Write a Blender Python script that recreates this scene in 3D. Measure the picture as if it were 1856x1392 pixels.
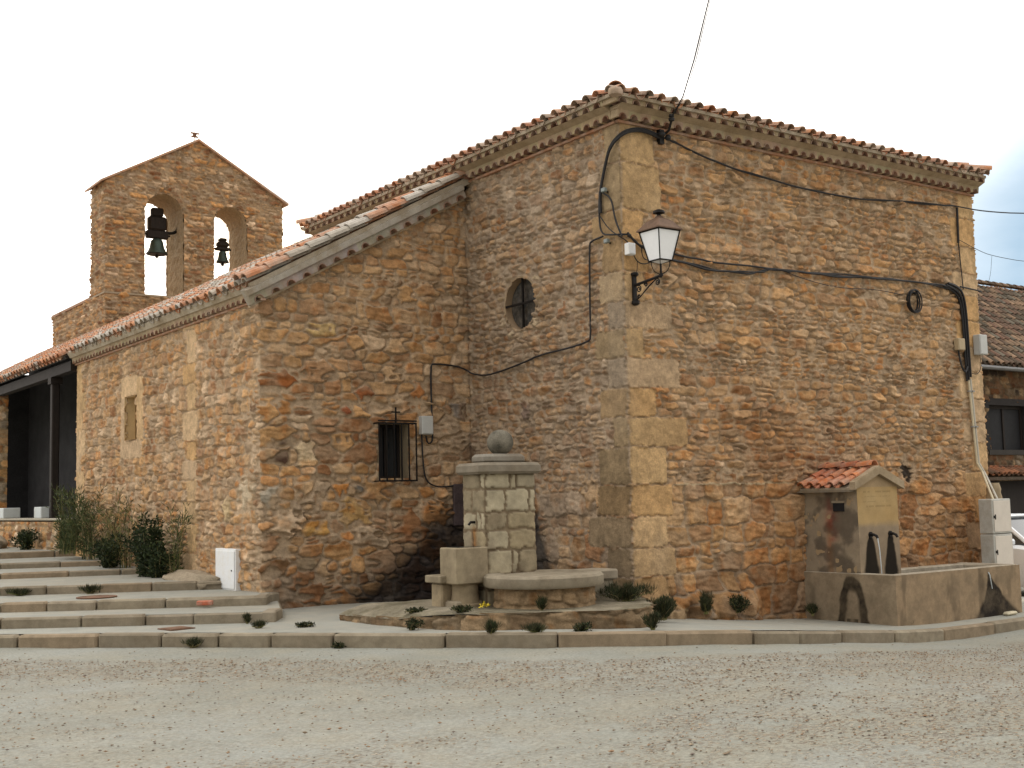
import bpy, math, random
import numpy as np
from mathutils import Vector, Matrix
for o in list(bpy.data.objects): bpy.data.objects.remove(o, do_unlink=True)
S = bpy.context.scene
COL = S.collection
rnd = random.Random(7)
R = math.radians
# ------------------------------------------------------------------ camera
CAM = Vector((-10.602, -12.135, 1.6))
FPX = 2200.0
pitch = math.atan(207 / 2200.); roll = R(1.4); head = R(54.3)
fwd = Vector((math.cos(head) * math.cos(pitch), math.sin(head) * math.cos(pitch), math.sin(pitch)))
r0 = Vector((math.sin(head), -math.cos(head), 0)); u0 = r0.cross(fwd)
cr = r0 * math.cos(roll) - u0 * math.sin(roll); cu = u0 * math.cos(roll) + r0 * math.sin(roll)
cam = bpy.data.cameras.new('camera'); co = bpy.data.objects.new('camera', cam); COL.objects.link(co)
m = Matrix.Identity(4)
for i in range(3):
    m[i][0] = cr[i]; m[i][1] = cu[i]; m[i][2] = -fwd[i]; m[i][3] = CAM[i]
co.matrix_world = m
cam.sensor_width = 36; cam.lens = FPX / 1856 * 36; cam.clip_start = .1; cam.clip_end = 3000
S.camera = co
# ------------------------------------------------------------------ sky, sun, exposure
SUN_AZ = 67.6; SUN_EL = 13.0
sd = Vector((math.cos(R(SUN_EL)) * math.cos(R(SUN_AZ)), math.cos(R(SUN_EL)) * math.sin(R(SUN_AZ)), math.sin(R(SUN_EL))))
w = bpy.data.worlds.new('World'); S.world = w; w.use_nodes = True
nt = w.node_tree; N = nt.nodes; L = nt.links; N.clear()
out = N.new('ShaderNodeOutputWorld'); bg = N.new('ShaderNodeBackground'); bg.inputs[1].default_value = .12
sky = N.new('ShaderNodeTexSky'); sky.sky_type = 'NISHITA'; sky.sun_disc = False
sky.sun_elevation = R(SUN_EL); sky.sun_rotation = R(90 - SUN_AZ); sky.dust_density = 2.0; sky.air_density = 1.0
tc = N.new('ShaderNodeTexCoord'); mp = N.new('ShaderNodeMapping'); mp.inputs['Scale'].default_value = (1, 1, 2.6)
mp.inputs['Location'].default_value = (.45, .3, .2)
nz = N.new('ShaderNodeTexNoise'); nz.inputs['Scale'].default_value = 1.7; nz.inputs['Detail'].default_value = 7; nz.inputs['Roughness'].default_value = .55
rp = N.new('ShaderNodeValToRGB'); rp.color_ramp.elements[0].position = .16; rp.color_ramp.elements[1].position = .40
nz2 = N.new('ShaderNodeTexNoise'); nz2.inputs['Scale'].default_value = 3.1; nz2.inputs['Detail'].default_value = 8
rp2 = N.new('ShaderNodeValToRGB')
rp2.color_ramp.elements[0].color = (5.4, 5.25, 5.1, 1); rp2.color_ramp.elements[1].color = (15.5, 14.9, 14.1, 1)
rp2.color_ramp.elements[0].position = .38; rp2.color_ramp.elements[1].position = .58
mix = N.new('ShaderNodeMixRGB')
L.new(tc.outputs['Generated'], mp.inputs[0]); L.new(mp.outputs[0], nz.inputs['Vector']); L.new(nz.outputs['Fac'], rp.inputs[0])
L.new(mp.outputs[0], nz2.inputs['Vector']); L.new(nz2.outputs['Fac'], rp2.inputs[0])

def dotr(v, a0, a1, b0, b1):
    v = Vector(v).normalized(); d_ = N.new('ShaderNodeVectorMath'); d_.operation = 'DOT_PRODUCT'; d_.inputs[1].default_value = v; L.new(tc.outputs['Generated'], d_.inputs[0])
    q = N.new('ShaderNodeMapRange'); q.inputs[1].default_value = a0; q.inputs[2].default_value = a1; q.inputs[3].default_value = b0; q.inputs[4].default_value = b1; L.new(d_.outputs['Value'], q.inputs[0]); return q.outputs[0]
def mathn(op, x, y):
    q = N.new('ShaderNodeMath'); q.operation = op; q.use_clamp = False
    for i_, v_ in ((0, x), (1, y)):
        if isinstance(v_, float): q.inputs[i_].default_value = v_
        else: L.new(v_, q.inputs[i_])
    return q.outputs[0]
L.new(rp.outputs[0], mix.inputs[0])
bright = dotr((sd.x * .75, sd.y * .75, .66), -.6, 1.0, .38, 1.75)          # clouds brighter towards the low sun and overhead
cb = N.new('ShaderNodeMixRGB'); cb.blend_type = 'MULTIPLY'; cb.inputs[0].default_value = 1; L.new(rp2.outputs[0], cb.inputs[1]); L.new(bright, cb.inputs[2])
gap = mathn('MULTIPLY', dotr((math.cos(R(25)) * math.cos(R(9)), math.sin(R(25)) * math.cos(R(9)), math.sin(R(9))), .966, .994, 0.0, 1.0), mathn('ADD', .55, nz.outputs['Fac']))
gc = N.new('ShaderNodeMixRGB'); gc.inputs[2].default_value = (3.6, 4.9, 6.1, 1); gc.use_clamp = False
gm = N.new('ShaderNodeClamp'); L.new(gap, gm.inputs[0]); L.new(gm.outputs[0], gc.inputs[0])
L.new(cb.outputs[0], mix.inputs[2]); L.new(mix.outputs[0], gc.inputs[1]); L.new(sky.outputs[0], mix.inputs[1])
L.new(gc.outputs[0], bg.inputs[0]); L.new(bg.outputs[0], out.inputs[0])
sl = bpy.data.lights.new('sun', 'SUN'); sl.energy = 4.0; sl.angle = R(.6); sl.color = (1, .86, .68)
so = bpy.data.objects.new('sun', sl); COL.objects.link(so); so.rotation_euler = (-sd).to_track_quat('-Z', 'Y').to_euler()
S.view_settings.view_transform = 'Standard'; S.view_settings.look = 'None'
S.view_settings.exposure = 0.2; S.view_settings.gamma = 1
S.render.engine = 'CYCLES'
S.cycles.max_bounces = 6; S.cycles.diffuse_bounces = 3

# ------------------------------------------------------------------ helpers
def tag(o, label=None, cat=None, group=None, kind=None):
    if label: o['label'] = label
    if cat: o['category'] = cat
    if group: o['group'] = group
    if kind: o['kind'] = kind
    return o
def thing(name, label, cat, loc=(0, 0, 0), rz=0, group=None):
    o = bpy.data.objects.new(name, None); COL.objects.link(o); o.location = loc; o.rotation_euler = (0, 0, rz)
    o.empty_display_size = .2
    return tag(o, label, cat, group)
def put(o, parent):
    """parent keeping the mesh (built in world space) where it is"""
    o.parent = parent
    r = parent
    offs = Vector((0, 0, 0))
    while r is not None:
        offs += r.location; r = r.parent
    o.location = -offs
def link(name, me, parent=None, local=False):
    o = bpy.data.objects.new(name, me); COL.objects.link(o)
    if parent is not None:
        if local: o.parent = parent
        else: put(o, parent)
    return o
class MB:
    def __init__(s): s.v = []; s.f = []; s.c = []
    def add(s, vs, fs, c=None):
        b = len(s.v); s.v += [tuple(p) for p in vs]; s.f += [tuple(b + i for i in f) for f in fs]
        s.c += [c or (1, 1, 1)] * len(vs)
    def box(s, x0, y0, z0, x1, y1, z1, c=None, bev=0.0, M=None):
        if x0 > x1: x0, x1 = x1, x0
        if y0 > y1: y0, y1 = y1, y0
        if z0 > z1: z0, z1 = z1, z0
        if bev > 0:
            b = min(bev, (x1 - x0) / 2.2, (y1 - y0) / 2.2, (z1 - z0) / 2.2)
            vs = []; 
            for i, x in enumerate((x0, x1)):
                for j, y in enumerate((y0, y1)):
                    for k, z in enumerate((z0, z1)):
                        sx = b if i == 0 else -b; sy = b if j == 0 else -b; sz = b if k == 0 else -b
                        vs += [(x, y + sy, z + sz), (x + sx, y, z + sz), (x + sx, y + sy, z)]
            def V(i, j, k, a): return (i * 4 + j * 2 + k) * 3 + a
            fs = []
            for i in (0, 1): fs.append((V(i, 0, 0, 0), V(i, 1, 0, 0), V(i, 1, 1, 0), V(i, 0, 1, 0)))
            for j in (0, 1): fs.append((V(0, j, 0, 1), V(1, j, 0, 1), V(1, j, 1, 1), V(0, j, 1, 1)))
            for k in (0, 1): fs.append((V(0, 0, k, 2), V(1, 0, k, 2), V(1, 1, k, 2), V(0, 1, k, 2)))
            for i in (0, 1):
                for j in (0, 1): fs.append((V(i, j, 0, 0), V(i, j, 0, 1), V(i, j, 1, 1), V(i, j, 1, 0)))
                for k in (0, 1): fs.append((V(i, 0, k, 0), V(i, 0, k, 2), V(i, 1, k, 2), V(i, 1, k, 0)))
            for j in (0, 1):
                for k in (0, 1): fs.append((V(0, j, k, 1), V(0, j, k, 2), V(1, j, k, 2), V(1, j, k, 1)))
            for i in (0, 1):
                for j in (0, 1):
                    for k in (0, 1): fs.append((V(i, j, k, 0), V(i, j, k, 1), V(i, j, k, 2)))
        else:
            vs = [(x, y, z) for x in (x0, x1) for y in (y0, y1) for z in (z0, z1)]
            fs = [(0, 1, 3, 2), (4, 6, 7, 5), (0, 4, 5, 1), (2, 3, 7, 6), (0, 2, 6, 4), (1, 5, 7, 3)]
        if M is not None: vs = [M @ Vector(p) for p in vs]
        s.add(vs, fs, c)
    def prism(s, poly, z0, z1, c=None):
        n = len(poly)
        zs0 = z0 if hasattr(z0, '__len__') else [z0] * n; zs1 = z1 if hasattr(z1, '__len__') else [z1] * n
        vs = [(p[0], p[1], zs0[i]) for i, p in enumerate(poly)] + [(p[0], p[1], zs1[i]) for i, p in enumerate(poly)]
        s.add(vs, [tuple(range(n))[::-1], tuple(range(n, 2 * n))] + [(i, (i + 1) % n, (i + 1) % n + n, i + n) for i in range(n)], c)
    def ext(s, poly3, d, c=None):
        """solid from a planar polygon of 3D points pushed along d"""
        n = len(poly3); d = Vector(d)
        vs = [Vector(p) for p in poly3]; vs = vs + [p + d for p in vs]
        s.add(vs, [tuple(range(n))[::-1], tuple(range(n, 2 * n))] + [(i, (i + 1) % n, (i + 1) % n + n, i + n) for i in range(n)], c)
    def tube(s, pts, r, n=8, c=None, cap=True):
        pts = [Vector(p) for p in pts]; rs = r if hasattr(r, '__len__') else [r] * len(pts)
        vs = []; up = None
        for i, p in enumerate(pts):
            t = (pts[min(i + 1, len(pts) - 1)] - pts[max(i - 1, 0)])
            if t.length < 1e-9: t = Vector((0, 0, 1))
            t.normalize()
            if up is None: up = Vector((0, 0, 1)) if abs(t.z) < .9 else Vector((1, 0, 0))
            a = t.cross(up)
            if a.length < 1e-5: a = t.orthogonal()
            a.normalize(); b = a.cross(t).normalized(); up = b
            for k in range(n):
                th = 2 * math.pi * k / n
                vs.append(p + a * math.cos(th) * rs[i] + b * math.sin(th) * rs[i])
        fs = [(i * n + k, i * n + (k + 1) % n, (i + 1) * n + (k + 1) % n, (i + 1) * n + k) for i in range(len(pts) - 1) for k in range(n)]
        if cap: fs += [tuple(range(n))[::-1], tuple(range((len(pts) - 1) * n, len(pts) * n))]
        s.add(vs, fs, c)
    def lathe(s, prof, cx, cy, cz, n=24, c=None, M=None):
        vs = []; fs = []
        for (r, z) in prof:
            for k in range(n):
                th = 2 * math.pi * k / n; vs.append(Vector((cx + r * math.cos(th), cy + r * math.sin(th), cz + z)))
        for i in range(len(prof) - 1):
            for k in range(n): fs.append((i * n + k, i * n + (k + 1) % n, (i + 1) * n + (k + 1) % n, (i + 1) * n + k))
        fs += [tuple(range(n))[::-1], tuple(range((len(prof) - 1) * n, len(prof) * n))]
        if M is not None: vs = [M @ p for p in vs]
        s.add(vs, fs, c)
    def build(s, name, mat, parent=None, smooth=False, local=False):
        me = bpy.data.meshes.new(name); me.from_pydata(s.v, [], s.f)
        a = me.color_attributes.new('Col', 'FLOAT_COLOR', 'POINT')
        arr = np.ones((len(s.v), 4), 'f'); arr[:, :3] = np.array(s.c, 'f').reshape(-1, 3); a.data.foreach_set('color', arr.ravel())
        import bmesh
        bm = bmesh.new(); bm.from_mesh(me); bmesh.ops.recalc_face_normals(bm, faces=bm.faces); bm.to_mesh(me); bm.free()
        me.materials.append(mat)
        if smooth: me.shade_smooth(); me.set_sharp_from_angle(angle=R(40))
        return link(name, me, parent, local)

# ------------------------------------------------------------------ materials
def mat(name, col=(.5, .5, .5), rough=.85, metal=0, var=.25, s1=6, s2=60, bump=.4, bd=.01, tint=None, tintfac=.4, ts=1.5, attr=True, spec=.3, emis=None, grain=0.0, stretch=(1, 1, 1)):
    M = bpy.data.materials.new(name); M.use_nodes = True; n = M.node_tree.nodes; l = M.node_tree.links
    p = n['Principled BSDF']; p.inputs['Roughness'].default_value = rough; p.inputs['Metallic'].default_value = metal
    p.inputs['Specular IOR Level'].default_value = spec
    t = n.new('ShaderNodeTexCoord'); mpn = n.new('ShaderNodeMapping'); mpn.inputs['Scale'].default_value = stretch; l.new(t.outputs['Object'], mpn.inputs[0])
    base = n.new('ShaderNodeRGB'); base.outputs[0].default_value = (*col, 1); cur = base.outputs[0]
    if attr:
        at = n.new('ShaderNodeAttribute'); at.attribute_name = 'Col'
        mm = n.new('ShaderNodeMixRGB'); mm.blend_type = 'MULTIPLY'; mm.inputs[0].default_value = 1
        l.new(cur, mm.inputs[1]); l.new(at.outputs['Color'], mm.inputs[2]); cur = mm.outputs[0]
    if tint:
        nn = n.new('ShaderNodeTexNoise'); nn.inputs['Scale'].default_value = ts; nn.inputs['Detail'].default_value = 6; nn.inputs['Roughness'].default_value = .65; l.new(mpn.outputs[0], nn.inputs['Vector'])
        rr = n.new('ShaderNodeMapRange'); rr.inputs[1].default_value = .42; rr.inputs[2].default_value = .62; rr.inputs[4].default_value = tintfac; l.new(nn.outputs['Fac'], rr.inputs[0])
        mm = n.new('ShaderNodeMixRGB'); mm.inputs[2].default_value = (*tint, 1); l.new(rr.outputs[0], mm.inputs[0]); l.new(cur, mm.inputs[1]); cur = mm.outputs[0]
    for sc, am in ((s1, var), (s2, var * .8)):
        nn = n.new('ShaderNodeTexNoise'); nn.inputs['Scale'].default_value = sc; nn.inputs['Detail'].default_value = 5; nn.inputs['Roughness'].default_value = .6; l.new(mpn.outputs[0], nn.inputs['Vector'])
        rr = n.new('ShaderNodeMapRange'); rr.inputs[1].default_value = .25; rr.inputs[2].default_value = .75; rr.inputs[3].default_value = 1 - am; rr.inputs[4].default_value = 1 + am; l.new(nn.outputs['Fac'], rr.inputs[0])
        mm = n.new('ShaderNodeMixRGB'); mm.blend_type = 'MULTIPLY'; mm.inputs[0].default_value = 1; l.new(cur, mm.inputs[1]); l.new(rr.outputs[0], mm.inputs[2]); cur = mm.outputs[0]
    l.new(cur, p.inputs['Base Color'])
    if bump > 0:
        b1 = n.new('ShaderNodeTexNoise'); b1.inputs['Scale'].default_value = s2; b1.inputs['Detail'].default_value = 6; b1.inputs['Roughness'].default_value = .7; l.new(mpn.outputs[0], b1.inputs['Vector'])
        bb = n.new('ShaderNodeBump'); bb.inputs['Strength'].default_value = bump; bb.inputs['Distance'].default_value = bd; l.new(b1.outputs['Fac'], bb.inputs['Height']); l.new(bb.outputs[0], p.inputs['Normal'])
    if emis: p.inputs['Emission Color'].default_value = (*emis, 1); p.inputs['Emission Strength'].default_value = 1
    return M
M_wall = mat('rubble_stone', (1, 1, 1), .92, var=.26, s1=16, s2=55, bump=.7, bd=.02, spec=.15)
M_ashlar = mat('sandstone', (1, 1, 1), .9, var=.14, s1=5, s2=70, bump=.35, bd=.006, spec=.15)
M_granite = mat('granite', (1, 1, 1), .88, var=.16, s1=9, s2=120, bump=.45, bd=.008, tint=(.15, .115, .075), tintfac=.5, ts=3.5, spec=.2)
M_tile = mat('terracotta', (1, 1, 1), .85, var=.22, s1=9, s2=50, bump=.3, bd=.006, tint=(.40, .36, .30), tintfac=.5, ts=5, spec=.2)
M_tile_old = mat('lichen_terracotta', (1, 1, 1), .9, var=.3, s1=5, s2=40, bump=.4, bd=.01, tint=(.10, .085, .06), tintfac=.6, ts=4, spec=.15)
M_mortar = mat('lime_mortar', (1, 1, 1), .95, var=.16, s1=7, s2=45, bump=.5, bd=.008, tint=(.26, .19, .11), tintfac=.6, ts=2.5, spec=.1)
M_iron = mat('black_iron', (.02, .018, .017), .55, .6, var=.3, bump=.1, attr=False)
M_cable = mat('black_rubber', (.022, .021, .022), .6, 0, var=.2, bump=0, attr=False)
M_white = mat('white_paint', (.80, .82, .84), .5, 0, var=.08, tint=(.62, .60, .54), tintfac=.5, ts=6, bump=.05, attr=False)
M_grey = mat('grey_plastic', (.50, .50, .46), .6, 0, var=.12, tint=(.33, .29, .23), tintfac=.5, ts=5, bump=.05, attr=False)
M_dark = mat('dark_void', (.012, .012, .014), .7, 0, var=.3, bump=0, attr=False)
M_wood = mat('dark_timber', (.022, .016, .013), .75, 0, var=.35, s1=3, s2=30, bump=.3, attr=False, stretch=(1, 1, .2))
M_paint = mat('car_paint', (.72, .76, .80), .25, 0, var=.02, bump=0, attr=False, spec=.6)
M_rubber = mat('tyre', (.02, .02, .02), .8, 0, var=.2, bump=.2, attr=False)
M_chrome = mat('alloy', (.5, .5, .5), .35, .9, var=.05, bump=0, attr=False)
M_water = mat('water', (.03, .035, .03), .05, 0, var=.1, bump=.15, bd=.01, s2=8, attr=False, spec=.6)
M_bronze = mat('bronze', (.055, .075, .062), .5, .5, var=.35, s1=8, bump=.2, attr=False)
M_leaf = mat('leaf', (1, 1, 1), .7, 0, var=.25, s1=8, s2=30, bump=0, spec=.2)
M_concrete = mat('concrete', (1, 1, 1), .92, var=.14, s1=2.2, s2=90, bump=.5, bd=.006, tint=(.30, .27, .21), tintfac=.5, ts=1.1, spec=.15)
M_cast = mat('rusty_cast_iron', (.16, .085, .05), .8, .2, var=.3, bump=.4, attr=False)
def glass_mat():
    M = bpy.data.materials.new('window_glass'); M.use_nodes = True; p = M.node_tree.nodes['Principled BSDF']
    p.inputs['Base Color'].default_value = (.02, .025, .03, 1); p.inputs['Roughness'].default_value = .08; p.inputs['Specular IOR Level'].default_value = .8
    return M
M_glass = glass_mat()
M_opal = mat('opal_glass', (.86, .88, .90), .3, 0, var=.03, s2=20, bump=.05, attr=False, spec=.5)
def M_stuc(): pass

# ------------------------------------------------------------------ noise (numpy)
def vnoise(x, y, scale, seed):
    g = np.random.default_rng(seed).random((128, 128)).astype('f')
    x = np.asarray(x) * scale + 1000; y = np.asarray(y) * scale + 1000
    xi = np.floor(x).astype(int); yi = np.floor(y).astype(int); fx = x - xi; fy = y - yi
    fx = fx * fx * (3 - 2 * fx); fy = fy * fy * (3 - 2 * fy)
    a = g[xi % 128, yi % 128]; b = g[(xi + 1) % 128, yi % 128]; c = g[xi % 128, (yi + 1) % 128]; d = g[(xi + 1) % 128, (yi + 1) % 128]
    return (a * (1 - fx) + b * fx) * (1 - fy) + (c * (1 - fx) + d * fx) * fy
def fbm(x, y, scale, seed, o=4):
    r = 0; a = .5; t = 0
    for i in range(o): r = r + a * vnoise(x, y, scale * 2 ** i, seed + i); t += a; a *= .55
    return r / t
def sst(a, b, x):
    t = np.clip((x - a) / (b - a), 0, 1); return t * t * (3 - 2 * t)
def grid_mesh(name, V, Q, C, mat_, parent=None, smooth=True):
    used = np.unique(Q); rm = np.full(len(V), -1, 'i8'); rm[used] = np.arange(len(used)); V = V[used]; C = C[used]; Q = rm[Q]
    me = bpy.data.meshes.new(name); me.vertices.add(len(V)); me.vertices.foreach_set('co', V.astype('f').ravel())
    me.loops.add(Q.size); me.loops.foreach_set('vertex_index', Q.astype('i').ravel())
    me.polygons.add(len(Q)); me.polygons.foreach_set('loop_start', np.arange(0, Q.size, 4, dtype='i'))
    me.update(calc_edges=True)
    a = me.color_attributes.new('Col', 'FLOAT_COLOR', 'POINT'); cc = np.ones((len(V), 4), 'f'); cc[:, :3] = C; a.data.foreach_set('color', cc.ravel())
    me.materials.append(mat_)
    if smooth: me.shade_smooth()
    me.validate()
    return link(name, me, parent)

# ------------------------------------------------------------------ masonry
PAL = dict(ochre=(.47, .29, .135), tan=(.47, .345, .215), brown=(.27, .165, .10), orange=(.45, .24, .10), grey=(.36, .31, .245),
           cream=(.60, .50, .38), rust=(.25, .115, .05), dark=(.09, .065, .05), sand=(.52, .375, .195))
def pick(r, wts):
    ks = list(wts); return PAL[r.choices(ks, [wts[k] for k in ks])[0]]
class Stones:
    def __init__(s): s.l = []
    def fill(s, s0, s1, z0, z1, h0, h1, a0, a1, seed, wts, big=0.0, relief=.026, gap=1.0, comp=.0, mean=(.49, .335, .195)):
        r = random.Random(seed); z = z0
        while z < z1:
            h = r.uniform(h0, h1) * r.choice((1, 1, .75, 1.2)); q = s0 - r.random() * .2
            while q < s1:
                hh = h * r.uniform(.75, 1.1); wd = h * r.uniform(a0, a1)
                if r.random() < .16: wd *= .5
                c = pick(r, wts); c = tuple(v * (1 - comp) + m_ * comp for v, m_ in zip(c, mean)); k = r.uniform(.78 + .12 * comp, 1.2 - .08 * comp)
                n = 2 if (r.random() < .14 and h > .11) else 1
                for i in range(n):
                    s.l.append((q + wd / 2, z + h / 2 + (i - (n - 1) / 2) * h * .5 + r.uniform(-.1, .1) * h, wd / 2 * gap, hh / 2 / n * gap, r.gauss(0, .10), r.choice((2.1, 2.5, 3, 4)), relief * r.uniform(.35, 1.5), r.uniform(-.15, .15), r.uniform(-.17, .14), tuple(v * k for v in c), 0))
                q += wd
            z += h
        for i in range(int(big * (s1 - s0) * (z1 - z0))):
            c = pick(r, wts); c = tuple(v * (1 - comp) + m_ * comp for v, m_ in zip(c, mean)); k = r.uniform(.88, 1.15); b = r.uniform(.9, 1.6) * h1 / 2; a = b * r.uniform(1.0, 1.9)
            s.l.append((r.uniform(s0, s1), r.uniform(z0, z1), a, b, r.gauss(0, .2), r.choice((2.4, 3, 4)), relief * r.uniform(.9, 1.7), r.uniform(-.1, .1), r.uniform(-.15, .15), tuple(v * k for v in c), 1))
    def block(s, s0, s1, z0, z1, c, relief=.02, rot=0):
        s.l.append(((s0 + s1) / 2, (z0 + z1) / 2, (s1 - s0) / 2 - .006, (z1 - z0) / 2 - .006, rot, 14, relief, 0, 0, c, 3))
    def one(s, x, z, a, b, c, rot=0, relief=.03, p=3): s.l.append((x, z, a, b, rot, p, relief, 0, 0, c, 2))
def masonry(sv, zv, st, mortar=(.40, .32, .21), seed=1, warp=.05):
    """heights and colours of a rubble wall sampled on sv x zv"""
    Sg, Zg = np.meshgrid(sv, zv, indexing='ij')
    n1 = fbm(Sg, Zg, 1.6, seed, 3) - .5; n2 = fbm(Sg, Zg, 2.1, seed + 9, 3) - .5
    e1 = fbm(Sg, Zg, 9, seed + 20, 3) - .5; e2 = fbm(Sg, Zg, 11, seed + 24, 3) - .5
    X = Sg + n1 * warp * 1.6 + e1 * .07; Y = Zg + n2 * warp * 2.4 + e2 * .05
    F1 = np.full(Sg.shape, 9., 'f'); F2 = np.full(Sg.shape, 9., 'f'); ID = np.full(Sg.shape, -1, 'i4')
    BD = np.full(Sg.shape, 9., 'f'); BI = np.full(Sg.shape, -1, 'i4')
    for i, (cs, cz, a, b, ro, p, h, tx, ty, c, pr) in enumerate(st.l):
        k = 1.75 if pr < 3 else 1.02; pad = .06 if pr < 3 else .03
        rr = k * (a + abs(ro) * b); rz = k * (b + abs(ro) * a)
        i0 = np.searchsorted(sv, cs - rr - pad); i1 = np.searchsorted(sv, cs + rr + pad)
        j0 = np.searchsorted(zv, cz - rz - pad); j1 = np.searchsorted(zv, cz + rz + pad)
        if i1 <= i0 or j1 <= j0: continue
        sl_ = (slice(i0, i1), slice(j0, j1))
        cr_, sr_ = math.cos(ro), math.sin(ro)
        if pr >= 3:
            x = Sg[sl_] + e1[sl_] * .07 - cs; y = Zg[sl_] + e2[sl_] * .05 - cz
            d = (np.abs(x / a) ** p + np.abs(y / b) ** p) ** (1 / p); mk = d < BD[sl_]; BD[sl_][mk] = d[mk]; BI[sl_][mk] = i; continue
        x = X[sl_] - cs; y = Y[sl_] - cz
        xr = (x * cr_ + y * sr_) / a; yr = (-x * sr_ + y * cr_) / b; xr = xr + yr * tx * 1.6
        d = (np.abs(xr) ** p + np.abs(yr) ** p) ** (1 / p) - (0, .2, .32)[pr]
        f1 = F1[sl_]; f2 = F2[sl_]; mk = d < f1
        f2[mk] = f1[mk]; f2[~mk] = np.minimum(f2, d)[~mk]; f1[mk] = d[mk]; ID[sl_][mk] = i
    A = np.array([(q[0], q[1], q[2], q[3], q[5], q[6], q[7], q[8], q[10]) for q in st.l] + [(0, 0, 1, 1, 3, 0, 0, 0, 0)], 'f')
    CC = np.array([q[9] for q in st.l] + [(0.4, .3, .2)], 'f')
    blk = BD < 1.0; ID = np.where(blk, BI, ID); par = A[ID]
    lx = np.clip((Sg - par[..., 0]) / par[..., 2], -1.5, 1.5); ly = np.clip((Zg - par[..., 1]) / par[..., 3], -1.5, 1.5)
    off = np.where(par[..., 8] == 1, .2, np.where(par[..., 8] == 2, .32, 0)); f1r = F1 + off
    size = np.minimum(par[..., 2], par[..., 3]); gapm = (F2 - F1) * size      # metres to the joint, roughly
    jn = .004 + .016 * fbm(Sg, Zg, 4.0, seed + 70, 3)
    inside = sst(jn, jn + .022, gapm) * (1 - sst(1.12, 1.38, f1r)); inside = np.where(blk, 1 - sst(.97, 1.0, BD), inside)
    fine2 = fbm(Sg, Zg, 30, seed + 47, 2) - .5
    strata = fbm(Sg * 1.0 + Zg * .7, Zg * 3.4 - Sg * .5, 6, seed + 40, 4) - .5
    fl = (~blk) * 1.0
    H = inside * par[..., 5] * (1 + par[..., 6] * lx * 4 + par[..., 7] * ly * 4) + fl * strata * .062 * (.45 + .55 * inside)
    H += fine2 * .008 + (fbm(Sg, Zg, .8, seed + 60, 2) - .5) * .03 * fl + (fbm(Sg, Zg, 5, seed + 62, 3) - .5) * .012 * (1 - fl)
    dip = (1 - sst(.0, jn + .01, gapm)) * sst(.35, .62, fbm(Sg, Zg, 2.6, seed + 71, 3)); H -= dip * .028 * fl * (1 - sst(1.2, 1.4, f1r))
    H -= .010 * (1 - fl) * sst(.955, .99, BD)
    mc = np.array(mortar, 'f') * (1 + (fbm(Sg, Zg, 4, seed + 80, 4) - .5)[..., None] * .6)
    sc = CC[ID] * (1 + (fbm(Sg, Zg, 9, seed + 90, 4) - .5)[..., None] * .75)
    stn = sst(.5, .75, fbm(Sg, Zg, 6, seed + 99, 3))[..., None] * fl[..., None]
    sc = sc * (1 - stn * np.array((.12, .28, .42)))
    cm = (inside * (1 - .35 * fl * sst(.52, .66, fbm(Sg, Zg, 3.0, seed + 120, 3))))[..., None]
    C = sc * cm + mc * (1 - cm)
    return Sg, Zg, H, C
def wall_sheet(name, path, spans, zv, st, keep=None, tone=None, parent=None, seed=1, mortar=(.40, .32, .21), s_off=0.0, warp=.05, snap=None, mat_=None, hue=(1.05, .965, .875), foot=None):
    """path: plan polyline, outward normal on the left of travel; spans: sampling step per segment"""
    pts = [Vector((p[0], p[1])) for p in path]; segs = []; s = s_off; sv = []
    for i in range(len(pts) - 1):
        ln = (pts[i + 1] - pts[i]).length; segs.append((s, s + ln, pts[i], (pts[i + 1] - pts[i]).normalized()))
        n = max(2, int(ln / spans[i])); sv += list(np.linspace(s, s + ln, n, endpoint=False)); s += ln
    sv.append(s); sv = np.array(sv)
    Sg, Zg, H, C = masonry(sv, zv, st, mortar, seed, warp)
    if foot is not None: H = H + foot(Sg, Zg)
    PX = np.zeros(len(sv)); PY = np.zeros(len(sv)); NX = np.zeros(len(sv)); NY = np.zeros(len(sv))
    for k, q in enumerate(sv):
        for i, (a, b, p, d) in enumerate(segs):
            if a - 1e-9 <= q <= b + 1e-9:
                pos = p + d * (q - a); n = Vector((-d.y, d.x)); rb = .035
                if i + 1 < len(segs) and b - q < rb:
                    d2 = segs[i + 1][3]; n2 = Vector((-d2.y, d2.x)); f = .5 * (1 - (b - q) / rb); n = (n * (1 - f) + n2 * f)
                elif i > 0 and q - a < rb:
                    d2 = segs[i - 1][3]; n2 = Vector((-d2.y, d2.x)); f = .5 * (1 - (q - a) / rb); n = (n * (1 - f) + n2 * f)
                PX[k], PY[k], NX[k], NY[k] = pos.x, pos.y, n.x, n.y
                break
    X = PX[:, None] + NX[:, None] * H; Y = PY[:, None] + NY[:, None] * H
    S2, Z2 = Sg, Zg
    V = np.stack([X, Y, Z2 + 0 * H], -1)
    if tone is not None: C = tone(Sg, Zg, C)
    C = np.clip(C * np.array(hue), .01, .9)
    ns, nz_ = Sg.shape; idx = np.arange(ns * nz_).reshape(ns, nz_)
    Q = np.stack([idx[:-1, :-1], idx[:-1, 1:], idx[1:, 1:], idx[1:, :-1]], -1).reshape(-1, 4)
    if keep is not None:
        sc = (Sg[:-1, :-1] + Sg[1:, 1:]) / 2; zc = (Zg[:-1, :-1] + Zg[1:, 1:]) / 2
        Q = Q[keep(sc, zc).ravel()]
    return grid_mesh(name, V.reshape(-1, 3), Q, C.reshape(-1, 3), mat_ or M_wall, parent)

# ------------------------------------------------------------------ terrain heights
def ss1(a, b, x):
    t = min(1, max(0, (x - a) / (b - a))); return t * t * (3 - 2 * t)
def G(x, y): return -.42 * ss1(-2.5, 4.5, x)
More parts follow.
